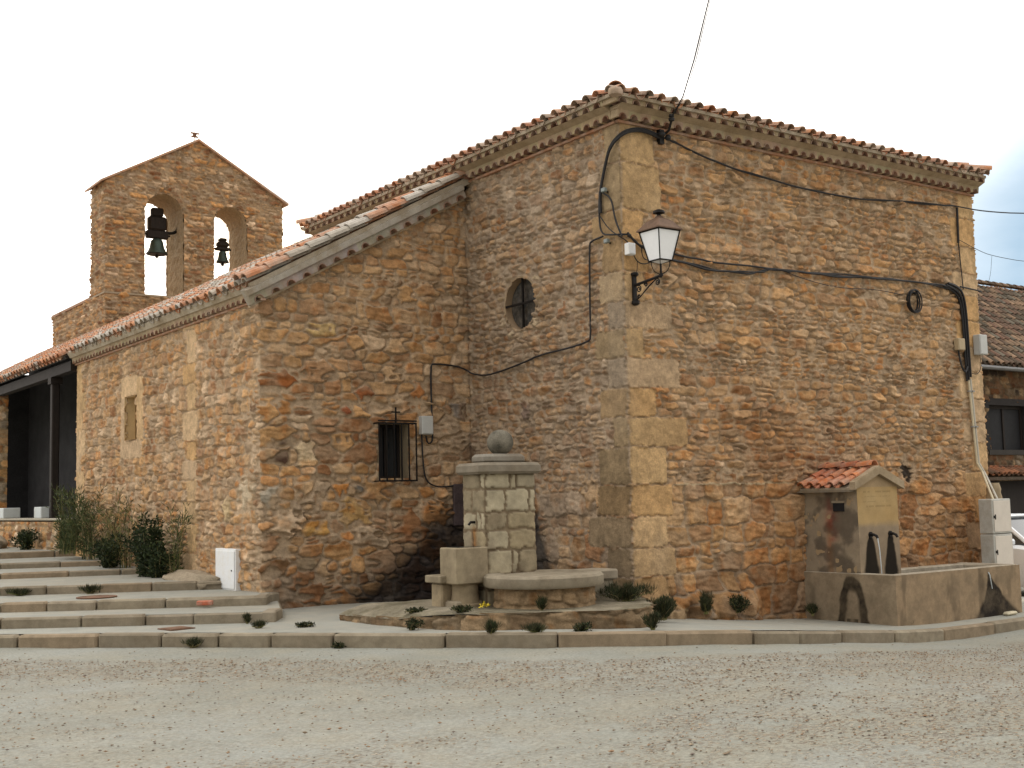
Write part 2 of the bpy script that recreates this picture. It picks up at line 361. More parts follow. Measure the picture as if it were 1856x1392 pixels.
# ------------------------------------------------------------------ street, pavement, steps
def street_mat():
    M = bpy.data.materials.new('worn_street'); M.use_nodes = True; n = M.node_tree.nodes; l = M.node_tree.links; p = n['Principled BSDF']
    p.inputs['Roughness'].default_value = .93; p.inputs['Specular IOR Level'].default_value = .12
    t = n.new('ShaderNodeTexCoord'); O = t.outputs['Object']
    mpa = n.new('ShaderNodeMapping'); mpa.inputs['Rotation'].default_value = (0, 0, R(36)); mpa.inputs['Scale'].default_value = (.55, 1.5, 1); l.new(O, mpa.inputs[0])
    def noise(sc, det=5, ro=.6, src=O):
        a = n.new('ShaderNodeTexNoise'); a.inputs['Scale'].default_value = sc; a.inputs['Detail'].default_value = det; a.inputs['Roughness'].default_value = ro; l.new(src, a.inputs['Vector']); return a.outputs['Fac']
    def rng(x, a, b, c=0., d=1.):
        r = n.new('ShaderNodeMapRange'); r.inputs[1].default_value = a; r.inputs[2].default_value = b; r.inputs[3].default_value = c; r.inputs[4].default_value = d; l.new(x, r.inputs[0]); return r.outputs[0]
    def mx(f, a, b, mode='MIX'):
        q = n.new('ShaderNodeMixRGB'); q.blend_type = mode
        for i, v in ((0, f), (1, a), (2, b)):
            if isinstance(v, (tuple, float, int)): q.inputs[i].default_value = (*v, 1) if isinstance(v, tuple) else v
            else: l.new(v, q.inputs[i])
        return q.outputs[0]
    def mul(a, b):
        q = n.new('ShaderNodeMath'); q.operation = 'MULTIPLY'; l.new(a, q.inputs[0])
        if isinstance(b, float): q.inputs[1].default_value = b
        else: l.new(b, q.inputs[1])
        return q.outputs[0]
    base = mx(rng(noise(.5, 4, .55, mpa.outputs[0]), .38, .62), (.235, .235, .20), (.27, .275, .245))
    base = mx(rng(noise(1.3, 5, .6), .45, .65, 0, .5), base, (.29, .27, .21))
    base = mx(rng(noise(35, 4, .7), .3, .7), mx(1., base, (.74, .74, .74), 'MULTIPLY'), mx(1., base, (1.2, 1.2, 1.2), 'MULTIPLY'))
    at = n.new('ShaderNodeAttribute'); at.attribute_name = 'Col'; sepa = n.new('ShaderNodeSeparateColor'); l.new(at.outputs['Color'], sepa.inputs[0])
    patch = mul(sepa.outputs[0], rng(noise(3.0, 4, .6), .34, .52))
    v = n.new('ShaderNodeTexVoronoi'); v.inputs['Scale'].default_value = 32; v.inputs['Randomness'].default_value = 1; l.new(O, v.inputs['Vector'])
    mv = n.new('ShaderNodeMapping'); mv.inputs['Rotation'].default_value = (0, 0, R(20)); mv.inputs['Scale'].default_value = (.6, 1.15, 1); l.new(O, mv.inputs[0]); l.new(mv.outputs[0], v.inputs['Vector'])
    pb = mul(rng(v.outputs['Distance'], .46, .34), patch)
    base = mx(mul(patch, .38), base, (.25, .22, .165))
    sep = n.new('ShaderNodeSeparateColor'); l.new(v.outputs['Color'], sep.inputs[0])
    pcol = mx(sep.outputs[0], (.13, .085, .055), (.38, .31, .22)); pcol = mx(rng(sep.outputs[1], .6, .61), pcol, (.20, .17, .14))
    c = mx(mul(pb, .95), base, pcol)
    l.new(c, p.inputs['Base Color'])
    b1 = n.new('ShaderNodeBump'); b1.inputs['Strength'].default_value = .6; b1.inputs['Distance'].default_value = .012; l.new(noise(28, 6, .7), b1.inputs['Height'])
    b2 = n.new('ShaderNodeBump'); b2.inputs['Strength'].default_value = .8; b2.inputs['Distance'].default_value = .02; l.new(pb, b2.inputs['Height']); l.new(b1.outputs[0], b2.inputs['Normal'])
    l.new(b2.outputs[0], p.inputs['Normal'])
    return M
M_street = street_mat()
KL = [(-14.08, 8.53), (-7.08, 3.28), (-4.8, .84), (-2.65, -1.68), (-1.77, -2.25), (-.9, -2.45), (.41, -2.47), (2.4, -2.32), (4.07, -2.15), (6, -2.15), (8.6, -2.2)]
# densify the bends
def smooth_line(pl, it=2):
    P_ = [Vector(p) for p in pl]
    for _ in range(it):
        q = [P_[0]]
        for a, b in zip(P_[:-1], P_[1:]): q += [a.lerp(b, .25), a.lerp(b, .75)]
        q.append(P_[-1]); P_ = q
    return [tuple(p) for p in P_]
def resample(pl, step):
    P_ = [Vector(p) for p in pl]; o_ = [P_[0]]; rest = step
    for a, b in zip(P_[:-1], P_[1:]):
        ln = (b - a).length; t = rest
        while t < ln: o_.append(a.lerp(b, t / ln)); t += step
        rest = t - ln
    o_.append(P_[-1]); return [tuple(p) for p in o_]
def uneven(pl, seed, lo=.55, hi=1.35):
    r = random.Random(seed); P_ = [Vector(p) for p in resample(pl, .05)]; o_ = [P_[0]]; acc = 0; nx = r.uniform(lo, hi)
    for a, b in zip(P_[:-1], P_[1:]):
        acc += (b - a).length
        if acc > nx: o_.append(b); acc = 0; nx = r.uniform(lo, hi)
    if (P_[-1] - o_[-1]).length < .25: o_.pop()
    o_.append(P_[-1]); return [tuple(p) for p in o_]
xs = np.unique(np.concatenate([np.array([-1500, -700, -300, -120, -60, -35, -22, -17]), np.arange(-14, 9, .14), np.array([9.5, 11, 13, 16, 20, 26, 40, 80, 200, 600, 1500])]))
ys = np.unique(np.concatenate([np.array([-1500, -600, -200, -80, -40, -25, -18]), np.arange(-14, 6, .14), np.array([8, 12, 18, 26, 40, 80, 200, 600, 1500])]))
XX, YY = np.meshgrid(xs, ys, indexing='ij')
ZZ = -.42 * sst(-2.5, 4.5, XX) + ((fbm(XX, YY, .35, 501, 3) - .5) * .05 + (fbm(XX, YY, 2.2, 505, 3) - .5) * .022) * (np.abs(XX) < 20) - .012
ix = np.arange(XX.size).reshape(XX.shape)
Qg = np.stack([ix[:-1, :-1], ix[1:, :-1], ix[1:, 1:], ix[:-1, 1:]], -1).reshape(-1, 4)
KLs = np.array(smooth_line(KL)); DK = np.full(XX.shape, 99.)
for a_, b_ in zip(KLs[:-1], KLs[1:]):
    dx_, dy_ = b_ - a_; l2 = dx_ * dx_ + dy_ * dy_; tt = np.clip(((XX - a_[0]) * dx_ + (YY - a_[1]) * dy_) / l2, 0, 1)
    DK = np.minimum(DK, np.hypot(XX - a_[0] - tt * dx_, YY - a_[1] - tt * dy_))
nA = fbm(XX * .6 + YY * .5, YY * .6 - XX * .5, .9, 611, 4); DKn = DK + (nA - .5) * .9
PM = sst(.75, 1.1, DKn) * sst(3.0, 2.2, DKn) * .95
sx_ = XX - YY * .3; PM = np.maximum(PM, sst(.8, 1.1, DKn) * sst(-4.6, -2.2, sx_ + (nA - .5) * 3) * (.45 + .55 * sst(.35, .6, nA)))
PM = np.maximum(PM, sst(.50, .60, fbm(XX, YY, .7, 640, 3)) * .7 * (DK > .9))
PM = np.maximum(PM, .28 * sst(.8, 1.2, DKn))
PMF = lambda x, y: PM[min(len(xs) - 1, int(np.searchsorted(xs, x))), min(len(ys) - 1, int(np.searchsorted(ys, y)))]
g = grid_mesh('street', np.stack([XX, YY, ZZ], -1).reshape(-1, 3), Qg, np.repeat(PM.reshape(-1, 1), 3, 1), M_street); tag(g, kind='structure')
# loose gravel lying in worn patches
gv = MB(); rg = random.Random(5)
def rock(mb, x, y, z, r, c, rr, flat=.5):
    vs = []
    for (a, b, h) in ((0, 0, 1), (0, 0, -1)): vs.append((x, y, z + h * r * flat))
    for k in range(5):
        th = k * 1.2566 + rr.random(); q = r * rr.uniform(.7, 1.25); vs.append((x + q * math.cos(th) * 1.3, y + q * math.sin(th), z + rr.uniform(-.2, .3) * r * flat))
    fs = [(0, 2 + k, 2 + (k + 1) % 5) for k in range(5)] + [(1, 2 + (k + 1) % 5, 2 + k) for k in range(5)]
    mb.add(vs, fs, c)
cnt = 0
while cnt < 16000:
    x = rg.uniform(-10.5, 4.5); y = rg.uniform(-10, 3)
    if rg.random() > PMF(x, y) * .95 + .04: continue
    if (y > -1.15 * (x + 4.2)) and x < -1.7: continue
    if y > -2.55: 
        if x > -1.9: continue
    kk = rg.choice(((.30, .24, .17), (.20, .15, .10), (.38, .33, .26), (.15, .12, .10), (.27, .17, .10)))
    r_ = rg.uniform(.004, .012) * (1.6 if rg.random() < .04 else 1)
    rock(gv, x, y, G(x, y) + .0 + r_ * .1, r_, kk, rg); cnt += 1
o = gv.build('gravel', M_granite); tag(o, 'loose brown pebbles scattered over the worn street', 'gravel', kind='stuff')

KC = [(.27, .23, .165), (.285, .24, .175), (.25, .21, .15), (.30, .255, .185), (.29, .225, .15)]
def kerb_row(mb, line, zf, h, depth, seed, ln=.95):
    r = random.Random(seed)
    P2 = [Vector(p) for p in line]; acc = []
    for i in range(len(P2) - 1):
        a, b = P2[i], P2[i + 1]; n = max(1, round((b - a).length / ln))
        for k in range(n):
            acc.append((a.lerp(b, k / n), a.lerp(b, (k + 1) / n)))
    for a, b in acc:
        za, zb = zf(a.x, a.y), zf(b.x, b.y); d = Vector((b.x - a.x, b.y - a.y, zb - za)); L_ = d.length; X = d.normalized(); Y = Vector((-X.y, X.x, 0)).normalized(); Zv = X.cross(Y)
        M4 = Matrix((( X.x, Y.x, Zv.x, a.x), (X.y, Y.y, Zv.y, a.y), (X.z, Y.z, Zv.z, za), (0, 0, 0, 1)))
        j = r.uniform(-.018, .018); c = r.choice(KC); k = r.uniform(.9, 1.1)
        mb.box(.006, j, -h, L_ - r.uniform(.006, .02), depth + j, r.uniform(-.012, .008), tuple(v * k for v in c), r.uniform(.014, .03), M4)
KS = uneven(smooth_line(KL), 4)
kb = MB(); kerb_row(kb, KS, lambda x, y: G(x, y) + .145, .4, .16, 3, ln=2)
tag(kb.build('kerb', M_granite), kind='structure')
# pavement sheet from the kerb back under the walls
inn = resample([(-12, 13), (-5, 6), (-2.4, 4.2), (.4, 1.6), (.8, 1.2), (8.6, 1.2)], .5)
pm_v = []; pm_q = []
nb = 40; KD = resample(smooth_line(KL), .3)
lens = np.linspace(0, 1, len(KD)); 
targets = []
for k, (x, y) in enumerate(KD):
    if x < -7: t = (x + 3.2, y + 4.2)
    elif x < -1.7: f = (x + 7) / 5.3; t = (-3.8 + f * 4.2, 7.5 - f * 5.9)
    else: t = (max(x, .4), 1.4)
    targets.append(t)
KDv = []
for k, ((x, y), t) in enumerate(zip(KD, targets)):
    a = Vector(KD[max(0, k - 1)]); b = Vector(KD[min(len(KD) - 1, k + 1)]); d = (b - a).normalized(); nn_ = Vector((-d.y, d.x)) * .15
    for j in range(nb + 1):
        f = j / nb; px = (x + nn_.x) * (1 - f) + t[0] * f; py = (y + nn_.y) * (1 - f) + t[1] * f
        pm_v.append((px, py, G(px, py) + .14 + .02 * math.sin(f * 3) * 0 + (rnd.random() - .5) * .004))
pm_v = np.array(pm_v); ii = np.arange(len(KD) * (nb + 1)).reshape(len(KD), nb + 1)
Qp = np.stack([ii[:-1, :-1], ii[1:, :-1], ii[1:, 1:], ii[:-1, 1:]], -1).reshape(-1, 4)
g = grid_mesh('pavement', pm_v, Qp, np.ones((len(pm_v), 3)) * np.array((.295, .295, .26)), M_concrete); tag(g, kind='structure')
# steps: treads one above the other, each with a row of granite nosing stones
STEPS = [(.27, [(-6.92, 3.99), (-4.36, 2.13), (-4.14, 2.02), (-3.85, 2.45), (-3.4, 3.5)]),
         (.385, [(-6.7, 4.95), (-4.03, 3.15), (-3.80, 3.06), (-3.5, 3.55), (-3.3, 3.7)]),
         (.50, [(-6.35, 6.53), (-4.52, 5.42), (-3.4, 4.8)]),
         (.585, [(-5.82, 8.83), (-4.08, 8.15), (-3.4, 7.9)]),
         (.675, [(-5.44, 10.53), (-3.68, 9.81), (-3.3, 9.65)]),
         (.79, [(-4.9, 12.9), (-3.3, 12.55)])]
st_m = MB(); st_n = MB()
for k, (z, e) in enumerate(STEPS):
    x0, y0 = e[0]; left = (x0 - 7, y0 + 5.4)
    line = [left] + e
    # offset inner
    poly = [(p[0] + .03, p[1] + .12) for p in line] + [(-3.2, 27 + k), (-18, 27 + k)]
    if k >= 2: poly = [(p[0] + .03, p[1] + .12) for p in line] + [(-3.3, 27 + k), (-18, 27 + k)]
    st_m.prism(poly, -.3, z - .004, (.29, .29, .255))
    kerb_row(st_n, uneven([left, e[0]], 20 + k)[:-1] + sum([uneven([a_, b_], 30 + k)[:-1] for a_, b_ in zip(e[:-1], e[1:])], []) + [e[-1]], lambda x, y, z=z: z, .42, .17, 40 + k, ln=2)
tag(st_m.build('steps', M_concrete), kind='structure'); tag(st_n.build('step_edges', M_granite), kind='structure')
# low rubble ledge on which the fountain stands
def ledge():
    T = thing('stone_ledge', 'low rough stone ledge under the ball fountain with a pale broken cement top', 'ledge', (-2.3, -.5, .14))
    front = [(-.08, .1), (-.30, -.5), (-1.0, -1.5), (-1.55, -1.72), (-2.28, -1.22), (-2.9, -.78), (-3.2, -.2), (-3.4, .5), (-3.45, 1.6)]
    fr = resample(smooth_line(front, 1), .1)
    st = Stones(); st.fill(-1, 8, -.4, .5, .10, .2, .9, 2.2, 61, dict(grey=4, tan=3, brown=2, dark=1), relief=.03, comp=.8, mean=(.185, .145, .095))
    ln = sum((Vector(b) - Vector(a)).length for a, b in zip(fr[:-1], fr[1:]))
    wall_sheet('side', fr, [.03] * (len(fr) - 1), np.arange(-.25, .33, .02), st, lambda S_, Z_: Z_ < np.interp(S_, [0, ln - 2.6, ln - 1.6, ln], [.335, .335, .265, .21]), parent=T, seed=77, mortar=(.20, .16, .105))
    mb = MB(); c = (.28, .245, .18)
    P_ = [Vector(p) for p in fr]; cen = Vector((-1.6, 1.2)); vs = []; nr = 26
    for i, p in enumerate(P_):
        for j in range(nr + 1):
            q = (p + (p - cen).normalized() * .02).lerp(cen, j / nr); z = .33 - .15 * ss1(3.0, 3.7, -q.x) * ss1(-.9, .2, q.y) - .012 * (1 if j == 0 else 0) + (float(fbm(np.array([q.x]), np.array([q.y]), 2.5, 91, 3)[0]) - .5) * .035
            vs.append((q.x, q.y, z))
    fs = [(i * (nr + 1) + j, i * (nr + 1) + j + 1, (i + 1) * (nr + 1) + j + 1, (i + 1) * (nr + 1) + j) for i in range(len(P_) - 1) for j in range(nr)]
    mb.add(vs, fs, c)
    mb.build('top', mat('broken_cement', (1, 1, 1), .95, var=.3, s1=5, s2=50, bump=.9, bd=.03, tint=(.12, .105, .06), tintfac=.75, ts=2.2, spec=.1), T, smooth=True)
ledge()
# ------------------------------------------------------------------ the church
CH = thing('stone_church', 'large rubble stone church with tiled eaves, cut corner blocks and a bell gable', 'church', (0, 0, 0))
sA = lambda x: 9.55 - x
sB = lambda y: 9.55 + y
sE = lambda x: 13.3 - x
sS = lambda y: 13.1 + y
st = Stones()
W1 = dict(tan=3.2, ochre=4.4, brown=2.2, orange=1.2, cream=.9, grey=1, rust=.2)
W2 = dict(tan=3, ochre=3, brown=2.2, orange=1.4, cream=.8, grey=1.6, rust=.9, dark=.25)
W3 = dict(tan=3, ochre=3.4, brown=1.6, orange=1.1, cream=2.0, grey=1.6, rust=.4)
st.fill(1.0, 9.4, 1.74, 6.75, .07, .14, 1.2, 3.4, 11, W1, big=1.2, comp=.45, relief=.034)
st.fill(1.0, 9.4, -.5, 1.70, .20, .33, .9, 2.2, 12, dict(tan=3, ochre=4, brown=2.5, orange=1, grey=.8, rust=.6), relief=.035, comp=.45, mean=(.45, .305, .17))
st.fill(9.7, 13.2, 1.7, 6.75, .075, .14, 1.1, 2.8, 13, dict(tan=4, ochre=2.6, brown=2, orange=.6, cream=.7, grey=2.4, rust=.4), big=.8, comp=.5, mean=(.44,.325,.215), relief=.03)
st.fill(9.7, 13.2, -.5, 1.7, .14, .3, .9, 2.0, 14, W2, big=.8, relief=.03, comp=.3)
st.fill(13.3, 16.95, -.5, 2.9, .14, .30, 1.0, 2.3, 15, W2, big=2.2, relief=.034, comp=.25)
st.fill(13.3, 16.95, 2.9, 4.9, .10, .2, 1.2, 2.8, 16, W2, big=1.6, comp=.4)
st.fill(13.3, 16.95, 4.9, 6.9, .08, .15, 1.2, 3, 17, W1, big=1.0, comp=.5)
st.fill(16.9, 26.7, -.2, 4.8, .10, .20, .8, 2.0, 18, W3, big=1.6, comp=.42)
rq = random.Random(3)
SAND = [(.53, .39, .23), (.50, .365, .205), (.55, .42, .27), (.48, .37, .25), (.53, .36, .185)]
zq = [6.68, 6.1, 5.45, 5.05, 4.6, 4.2, 3.83, 3.44, 3.03, 2.64, 2.24, 1.74, 1.32, .9, .52, .1, -.3]
la = [.62, .72, .38, .45, .36, .84, .32, .95, .50, 1.06, .66, .74, .62, .76, .6, .8]
lb = [.30, .42, .62, .40, .50, .34, .62, .36, .55, .30, .62, .66, .88, .5, .7, .5]
for i in range(16):
    c = rq.choice(SAND); k = rq.uniform(.84, 1.0); c = tuple(v * k for v in c)
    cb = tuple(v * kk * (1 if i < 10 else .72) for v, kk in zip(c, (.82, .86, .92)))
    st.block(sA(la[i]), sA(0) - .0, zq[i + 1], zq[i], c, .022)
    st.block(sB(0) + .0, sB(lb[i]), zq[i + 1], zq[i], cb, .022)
z = -.3; i = 0
while z < 6.6:
    h = rq.uniform(.34, .52); c = rq.choice(SAND)
    st.block(sA(8.05), sA((7.35, 7.6)[i % 2]), z, min(z + h, 6.68), c, .02); st.block(sA(8.05) - .5, sA(8.05), z, min(z + h, 6.68), c, .02); z += h; i += 1
z = .4; i = 0
while z < 4.45:  # old corner inside the aisle side wall, and its far corner
    h = rq.uniform(.3, .55); c = rq.choice(SAND); k = rq.uniform(.9, 1.05)
    st.block(sS(6.13), sS((6.75, 6.55)[i % 2]), z, z + h, tuple(v * k for v in c), .018)
    st.block(sS((12.0, 12.2)[i % 2]), sS(12.6), z, z + h * 1.1, tuple(v * k for v in rq.choice(SAND)), .018); z += h; i += 1
# dressed stones round window, niche the odd large stone and a dark-painted hole seen in the photograph
st.block(sE(-1.16), sE(-.92), 1.92, 2.82, (.42, .345, .235), .012); st.block(sE(-2.12), sE(-1.66), 1.92, 2.82, (.44, .365, .25), .012)
st.block(sE(-1.95), sE(-1.0), 2.83, 2.98, (.40, .25, .15), .01)
st.block(sS(8.62), sS(9.0), 2.75, 3.9, SAND[0], .015); st.block(sS(9.55), sS(9.85), 2.75, 3.6, SAND[3], .015); st.block(sS(8.9), sS(9.85), 3.55, 3.95, SAND[2], .015); st.block(sS(8.7), sS(9.9), 2.45, 2.79, SAND[3], .015)
st.block(sA(3.3), sA(.72), 1.715, 1.75, (.46, .39, .27), .04)
st.one(sA(5.86), 1.86, .15, .14, (.045, .04, .035), 0, -.02)  # small wall hole, its inner shade painted as a dark stone
st.one(sE(-2.85), 2.3, .17, .15, (.66, .55, .38)); st.one(sE(-3.25), 2.47, .24, .09, (.08, .06, .055)); st.one(sE(-3.25), 2.27, .16, .07, (.10, .06, .045))
st.one(sE(-2.3), 1.80, .13, .10, (.50, .24, .08)); st.one(sE(-1.95), 1.78, .12, .10, (.12, .12, .11)); st.one(sE(-2.05), 1.45, .22, .20, (.46, .31, .14)); st.one(sE(-2.75), 1.27, .24, .10, (.50, .32, .12))
st.one(sE(-3.4), 1.68, .16, .15, (.46, .44, .38)); st.one(sE(-3.35), .72, .27, .12, (.20, .12, .06)); st.one(sE(-2.8), .7, .19, .15, (.30, .24, .16)); st.one(sE(-3.3), 3.35, .26, .12, (.30, .14, .06), -.1)
st.one(sE(-2.2), 2.95, .12, .07, (.32, .12, .06)); st.one(sE(-1.9), 3.2, .15, .1, (.30, .12, .05)); st.one(sE(-.98), 3.25, .10, .12, (.46, .22, .09)); st.one(sE(-2.55), 4.1, .2, .11, (.53, .40, .20))
st.one(sS(4.2), 1.78, .30, .20, (.47, .41, .31)); st.one(sS(4.9), 1.55, .16, .17, (.52, .42, .26)); st.one(sE(-.25), 3.0, .13, .15, (.24, .22, .20)); st.one(sB(2.3), 2.9, .1, .12, (.25, .19, .15))
for k in range(9):  # pale stones round the oculus
    th = k * .7 + .3; st.one(sB(2.345 + .5 * math.cos(th)), 4.49 + .5 * math.sin(th), .08, .07, rq.choice(((.50, .38, .22), (.44, .34, .21), (.54, .44, .30))), th * 0, .03, 2.5)
def tone(Sg, Zg, C):
    n = fbm(Sg, Zg, 1.3, 301, 4); x = 9.55 - Sg
    # reddish weathering patch of face A
    m_ = np.exp(-(((x - 2.6) / 1.5) ** 2 + ((Zg - 2.35) / .62) ** 2)) * sst(.3, .6, n) * (Sg < 9.4) * .75
    C = C * (1 - m_[..., None] * np.array((.22, .36, .48)))
    m_ = sst(2.6, 1.2, Zg + (n - .5) * 1.2) * (Sg < 9.0) * sst(1.2, 3.4, x) * .55
    C = C * (1 - m_[..., None] * np.array((.18, .32, .42)))
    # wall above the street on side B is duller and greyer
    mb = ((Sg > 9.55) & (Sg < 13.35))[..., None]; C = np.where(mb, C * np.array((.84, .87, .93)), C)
    # damp, mossy stain plus painted nook shade, rising from the foot of the inner corner
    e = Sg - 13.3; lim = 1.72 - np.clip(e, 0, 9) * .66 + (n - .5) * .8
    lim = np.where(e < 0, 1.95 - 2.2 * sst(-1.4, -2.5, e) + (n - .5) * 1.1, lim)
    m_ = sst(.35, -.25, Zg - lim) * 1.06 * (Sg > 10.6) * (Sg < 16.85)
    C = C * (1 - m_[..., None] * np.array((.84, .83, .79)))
    # rising damp near the ground
    g0 = sst(.9, .1, Zg + .25 * (x > 2) + (n - .5)) * (Sg < 16.8) * .45
    C = C * (1 - g0[..., None] * np.array((.7, .68, .62)))
    # lime-washed and greyed upper joints
    # grey weathering of upper mortar streaks
    m_ = sst(.56, .74, fbm(Sg * 1.5, Zg * .5, 1.1, 340, 4)) * .4
    C = C * (1 - m_[..., None]) + (C * .6 + .11 * np.array((1, .93, .8))) * m_[..., None]
    return C
def ztop(Sg):
    return np.where(Sg < 13.3, 6.66, np.where(Sg < 16.85, 6.50 - (Sg - 13.3) * .545, 4.50))
def keep(Sg, Zg):
    k = Zg < ztop(Sg)
    k &= ~(((Sg - sB(2.345)) ** 2 + (Zg - 4.49) ** 2) < .385 ** 2)
    k &= ~((Sg > sE(-1.16)) & (Sg < sE(-1.66)) & (Zg > 1.94) & (Zg < 2.76))
    k &= ~((Sg > sS(9.0)) & (Sg < sS(9.55)) & (Zg > 2.80) & (Zg < 3.56))
    return k
zv = np.arange(-.5, 6.7, .0165)
path = [(8.05, 1.5), (8.05, 0), (0, 0), (0, 3.75), (-3.55, 3.75), (-3.55, 12.6), (-2.8, 12.6)]
_wall = wall_sheet
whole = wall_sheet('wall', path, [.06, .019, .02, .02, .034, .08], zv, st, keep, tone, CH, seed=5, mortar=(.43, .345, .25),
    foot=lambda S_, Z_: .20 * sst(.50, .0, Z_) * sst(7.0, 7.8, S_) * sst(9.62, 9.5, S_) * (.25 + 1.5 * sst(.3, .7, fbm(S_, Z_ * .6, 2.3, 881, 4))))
# wall above the aisle roof
st2 = Stones(); st2.fill(29, 37, 4.0, 6.8, .08, .15, 1.2, 2.8, 31, dict(tan=4, ochre=3, brown=2, grey=2, cream=1))
wall_sheet('upper_wall', [(0, 3.78), (0, 8.75), (1.2, 8.75)], [.035, .06], np.arange(4.4, 6.68, .03), st2, None, None, CH, seed=8, s_off=30)
# solid body behind the facing
mb = MB(); mb.prism([(.42, .42), (7.9, .42), (7.9, 8.6), (.42, 8.6)], -.6, 6.64, (.2, .18, .15))
mb.prism([(7.9, .42), (8.03, .05), (8.03, 8.7), (7.9, 8.6)], -.6, 6.64, (.4, .3, .2))
mb.prism([(-3.1, 4.2), (.6, 4.2), (.6, 12.5), (-3.1, 12.5)], -.5, [4.45, 6.3, 6.3, 4.45], (.2, .18, .15))
mb.prism([(.0, 8.8), (4.0, 8.8), (4.0, 21), (0, 21)], 3, [6.1, 6.1, 6.1, 6.1], (.4, .3, .2))
mb.build('core', M_ashlar, CH)
# oculus: reveal, glass, iron cross
mb = MB(); n = 40
ring0 = [(0.006 * -1, 2.345 + .39 * math.cos(2 * math.pi * k / n), 4.49 + .39 * math.sin(2 * math.pi * k / n)) for k in range(n)]
ring1 = [(.30, 2.345 + .37 * math.cos(2 * math.pi * k / n), 4.49 + .37 * math.sin(2 * math.pi * k / n)) for k in range(n)]
ring2 = [(-.012, 2.345 + .415 * math.cos(2 * math.pi * k / n), 4.49 + .415 * math.sin(2 * math.pi * k / n)) for k in range(n)]
mb.add(ring0 + ring1, [(k, (k + 1) % n, (k + 1) % n + n, k + n) for k in range(n)], (.30, .21, .13))
mb.add(ring2 + ring0, [(k, (k + 1) % n, (k + 1) % n + n, k + n) for k in range(n)], (.36, .27, .17))
oc = mb.build('round_window', M_ashlar, CH, smooth=True)
mb = MB(); mb.add([(.10, p[1], p[2]) for p in ring1], [tuple(range(n))], (1, 1, 1))
M_dusty = mat('dusty_pane', (.085, .075, .062), .35, 0, var=.7, s1=9, s2=22, bump=.2, attr=False, tint=(.03, .035, .04), tintfac=.8, ts=5)
mb.build('pane', M_dusty, oc)
mb = MB(); mb.box(.03, 2.33, 4.09, .055, 2.36, 4.89); mb.box(.0, 1.90, 4.475, .028, 2.75, 4.505); mb.build('cross_bar', M_iron, oc)
# barred window of the aisle
mb = MB(); X0, X1, Z0, Z1, Y0 = -1.665, -1.155, 1.935, 2.765, 3.75
c = (.30, .24, .16)
mb.ext([(X0, Y0, Z0), (X0, Y0 + .34, Z0), (X0, Y0 + .34, Z1), (X0, Y0, Z1)], (-.02, 0, 0), c)
mb.ext([(X1, Y0, Z0), (X1, Y0 + .34, Z0), (X1, Y0 + .34, Z1), (X1, Y0, Z1)], (.02, 0, 0), c)
mb.ext([(X0, Y0 - .01, Z1), (X1, Y0 - .01, Z1), (X1, Y0 + .34, Z1), (X0, Y0 + .34, Z1)], (0, 0, .03), c)
mb.ext([(X0, Y0 - .02, Z0), (X1, Y0 - .02, Z0), (X1, Y0 + .34, Z0), (X0, Y0 + .34, Z0)], (0, 0, -.03), c)
bw = mb.build('barred_window', M_ashlar, CH)
mb = MB(); mb.box(X0, Y0 + .28, Z0, X1, Y0 + .30, Z1); mb.build('pane', M_glass, bw)
mb = MB(); 
for a in (X0, X1 - .045, (X0 + X1) / 2 - .02): mb.box(a, Y0 + .25, Z0, a + .045, Y0 + .279, Z1)
mb.box(X0 + .045, Y0 + .252, Z0, X1 - .045, Y0 + .278, Z0 + .05); mb.box(X0 + .045, Y0 + .252, Z1 - .05, X1 - .045, Y0 + .278, Z1); mb.build('frame', M_wood, bw)
# blind niche
mb = MB(); c = (.50, .36, .19)
mb.add([(-3.585, 8.985, 2.79), (-3.585, 9.565, 2.79), (-3.27, 9.47, 2.82), (-3.27, 9.25, 2.82), (-3.585, 8.985, 3.575), (-3.585, 9.565, 3.575), (-3.27, 9.47, 3.55), (-3.27, 9.25, 3.55)],
       [(0, 1, 2, 3), (4, 5, 6, 7), (0, 3, 7, 4), (1, 2, 6, 5), (3, 2, 6, 7)], c); mb.build('niche', M_ashlar, CH)

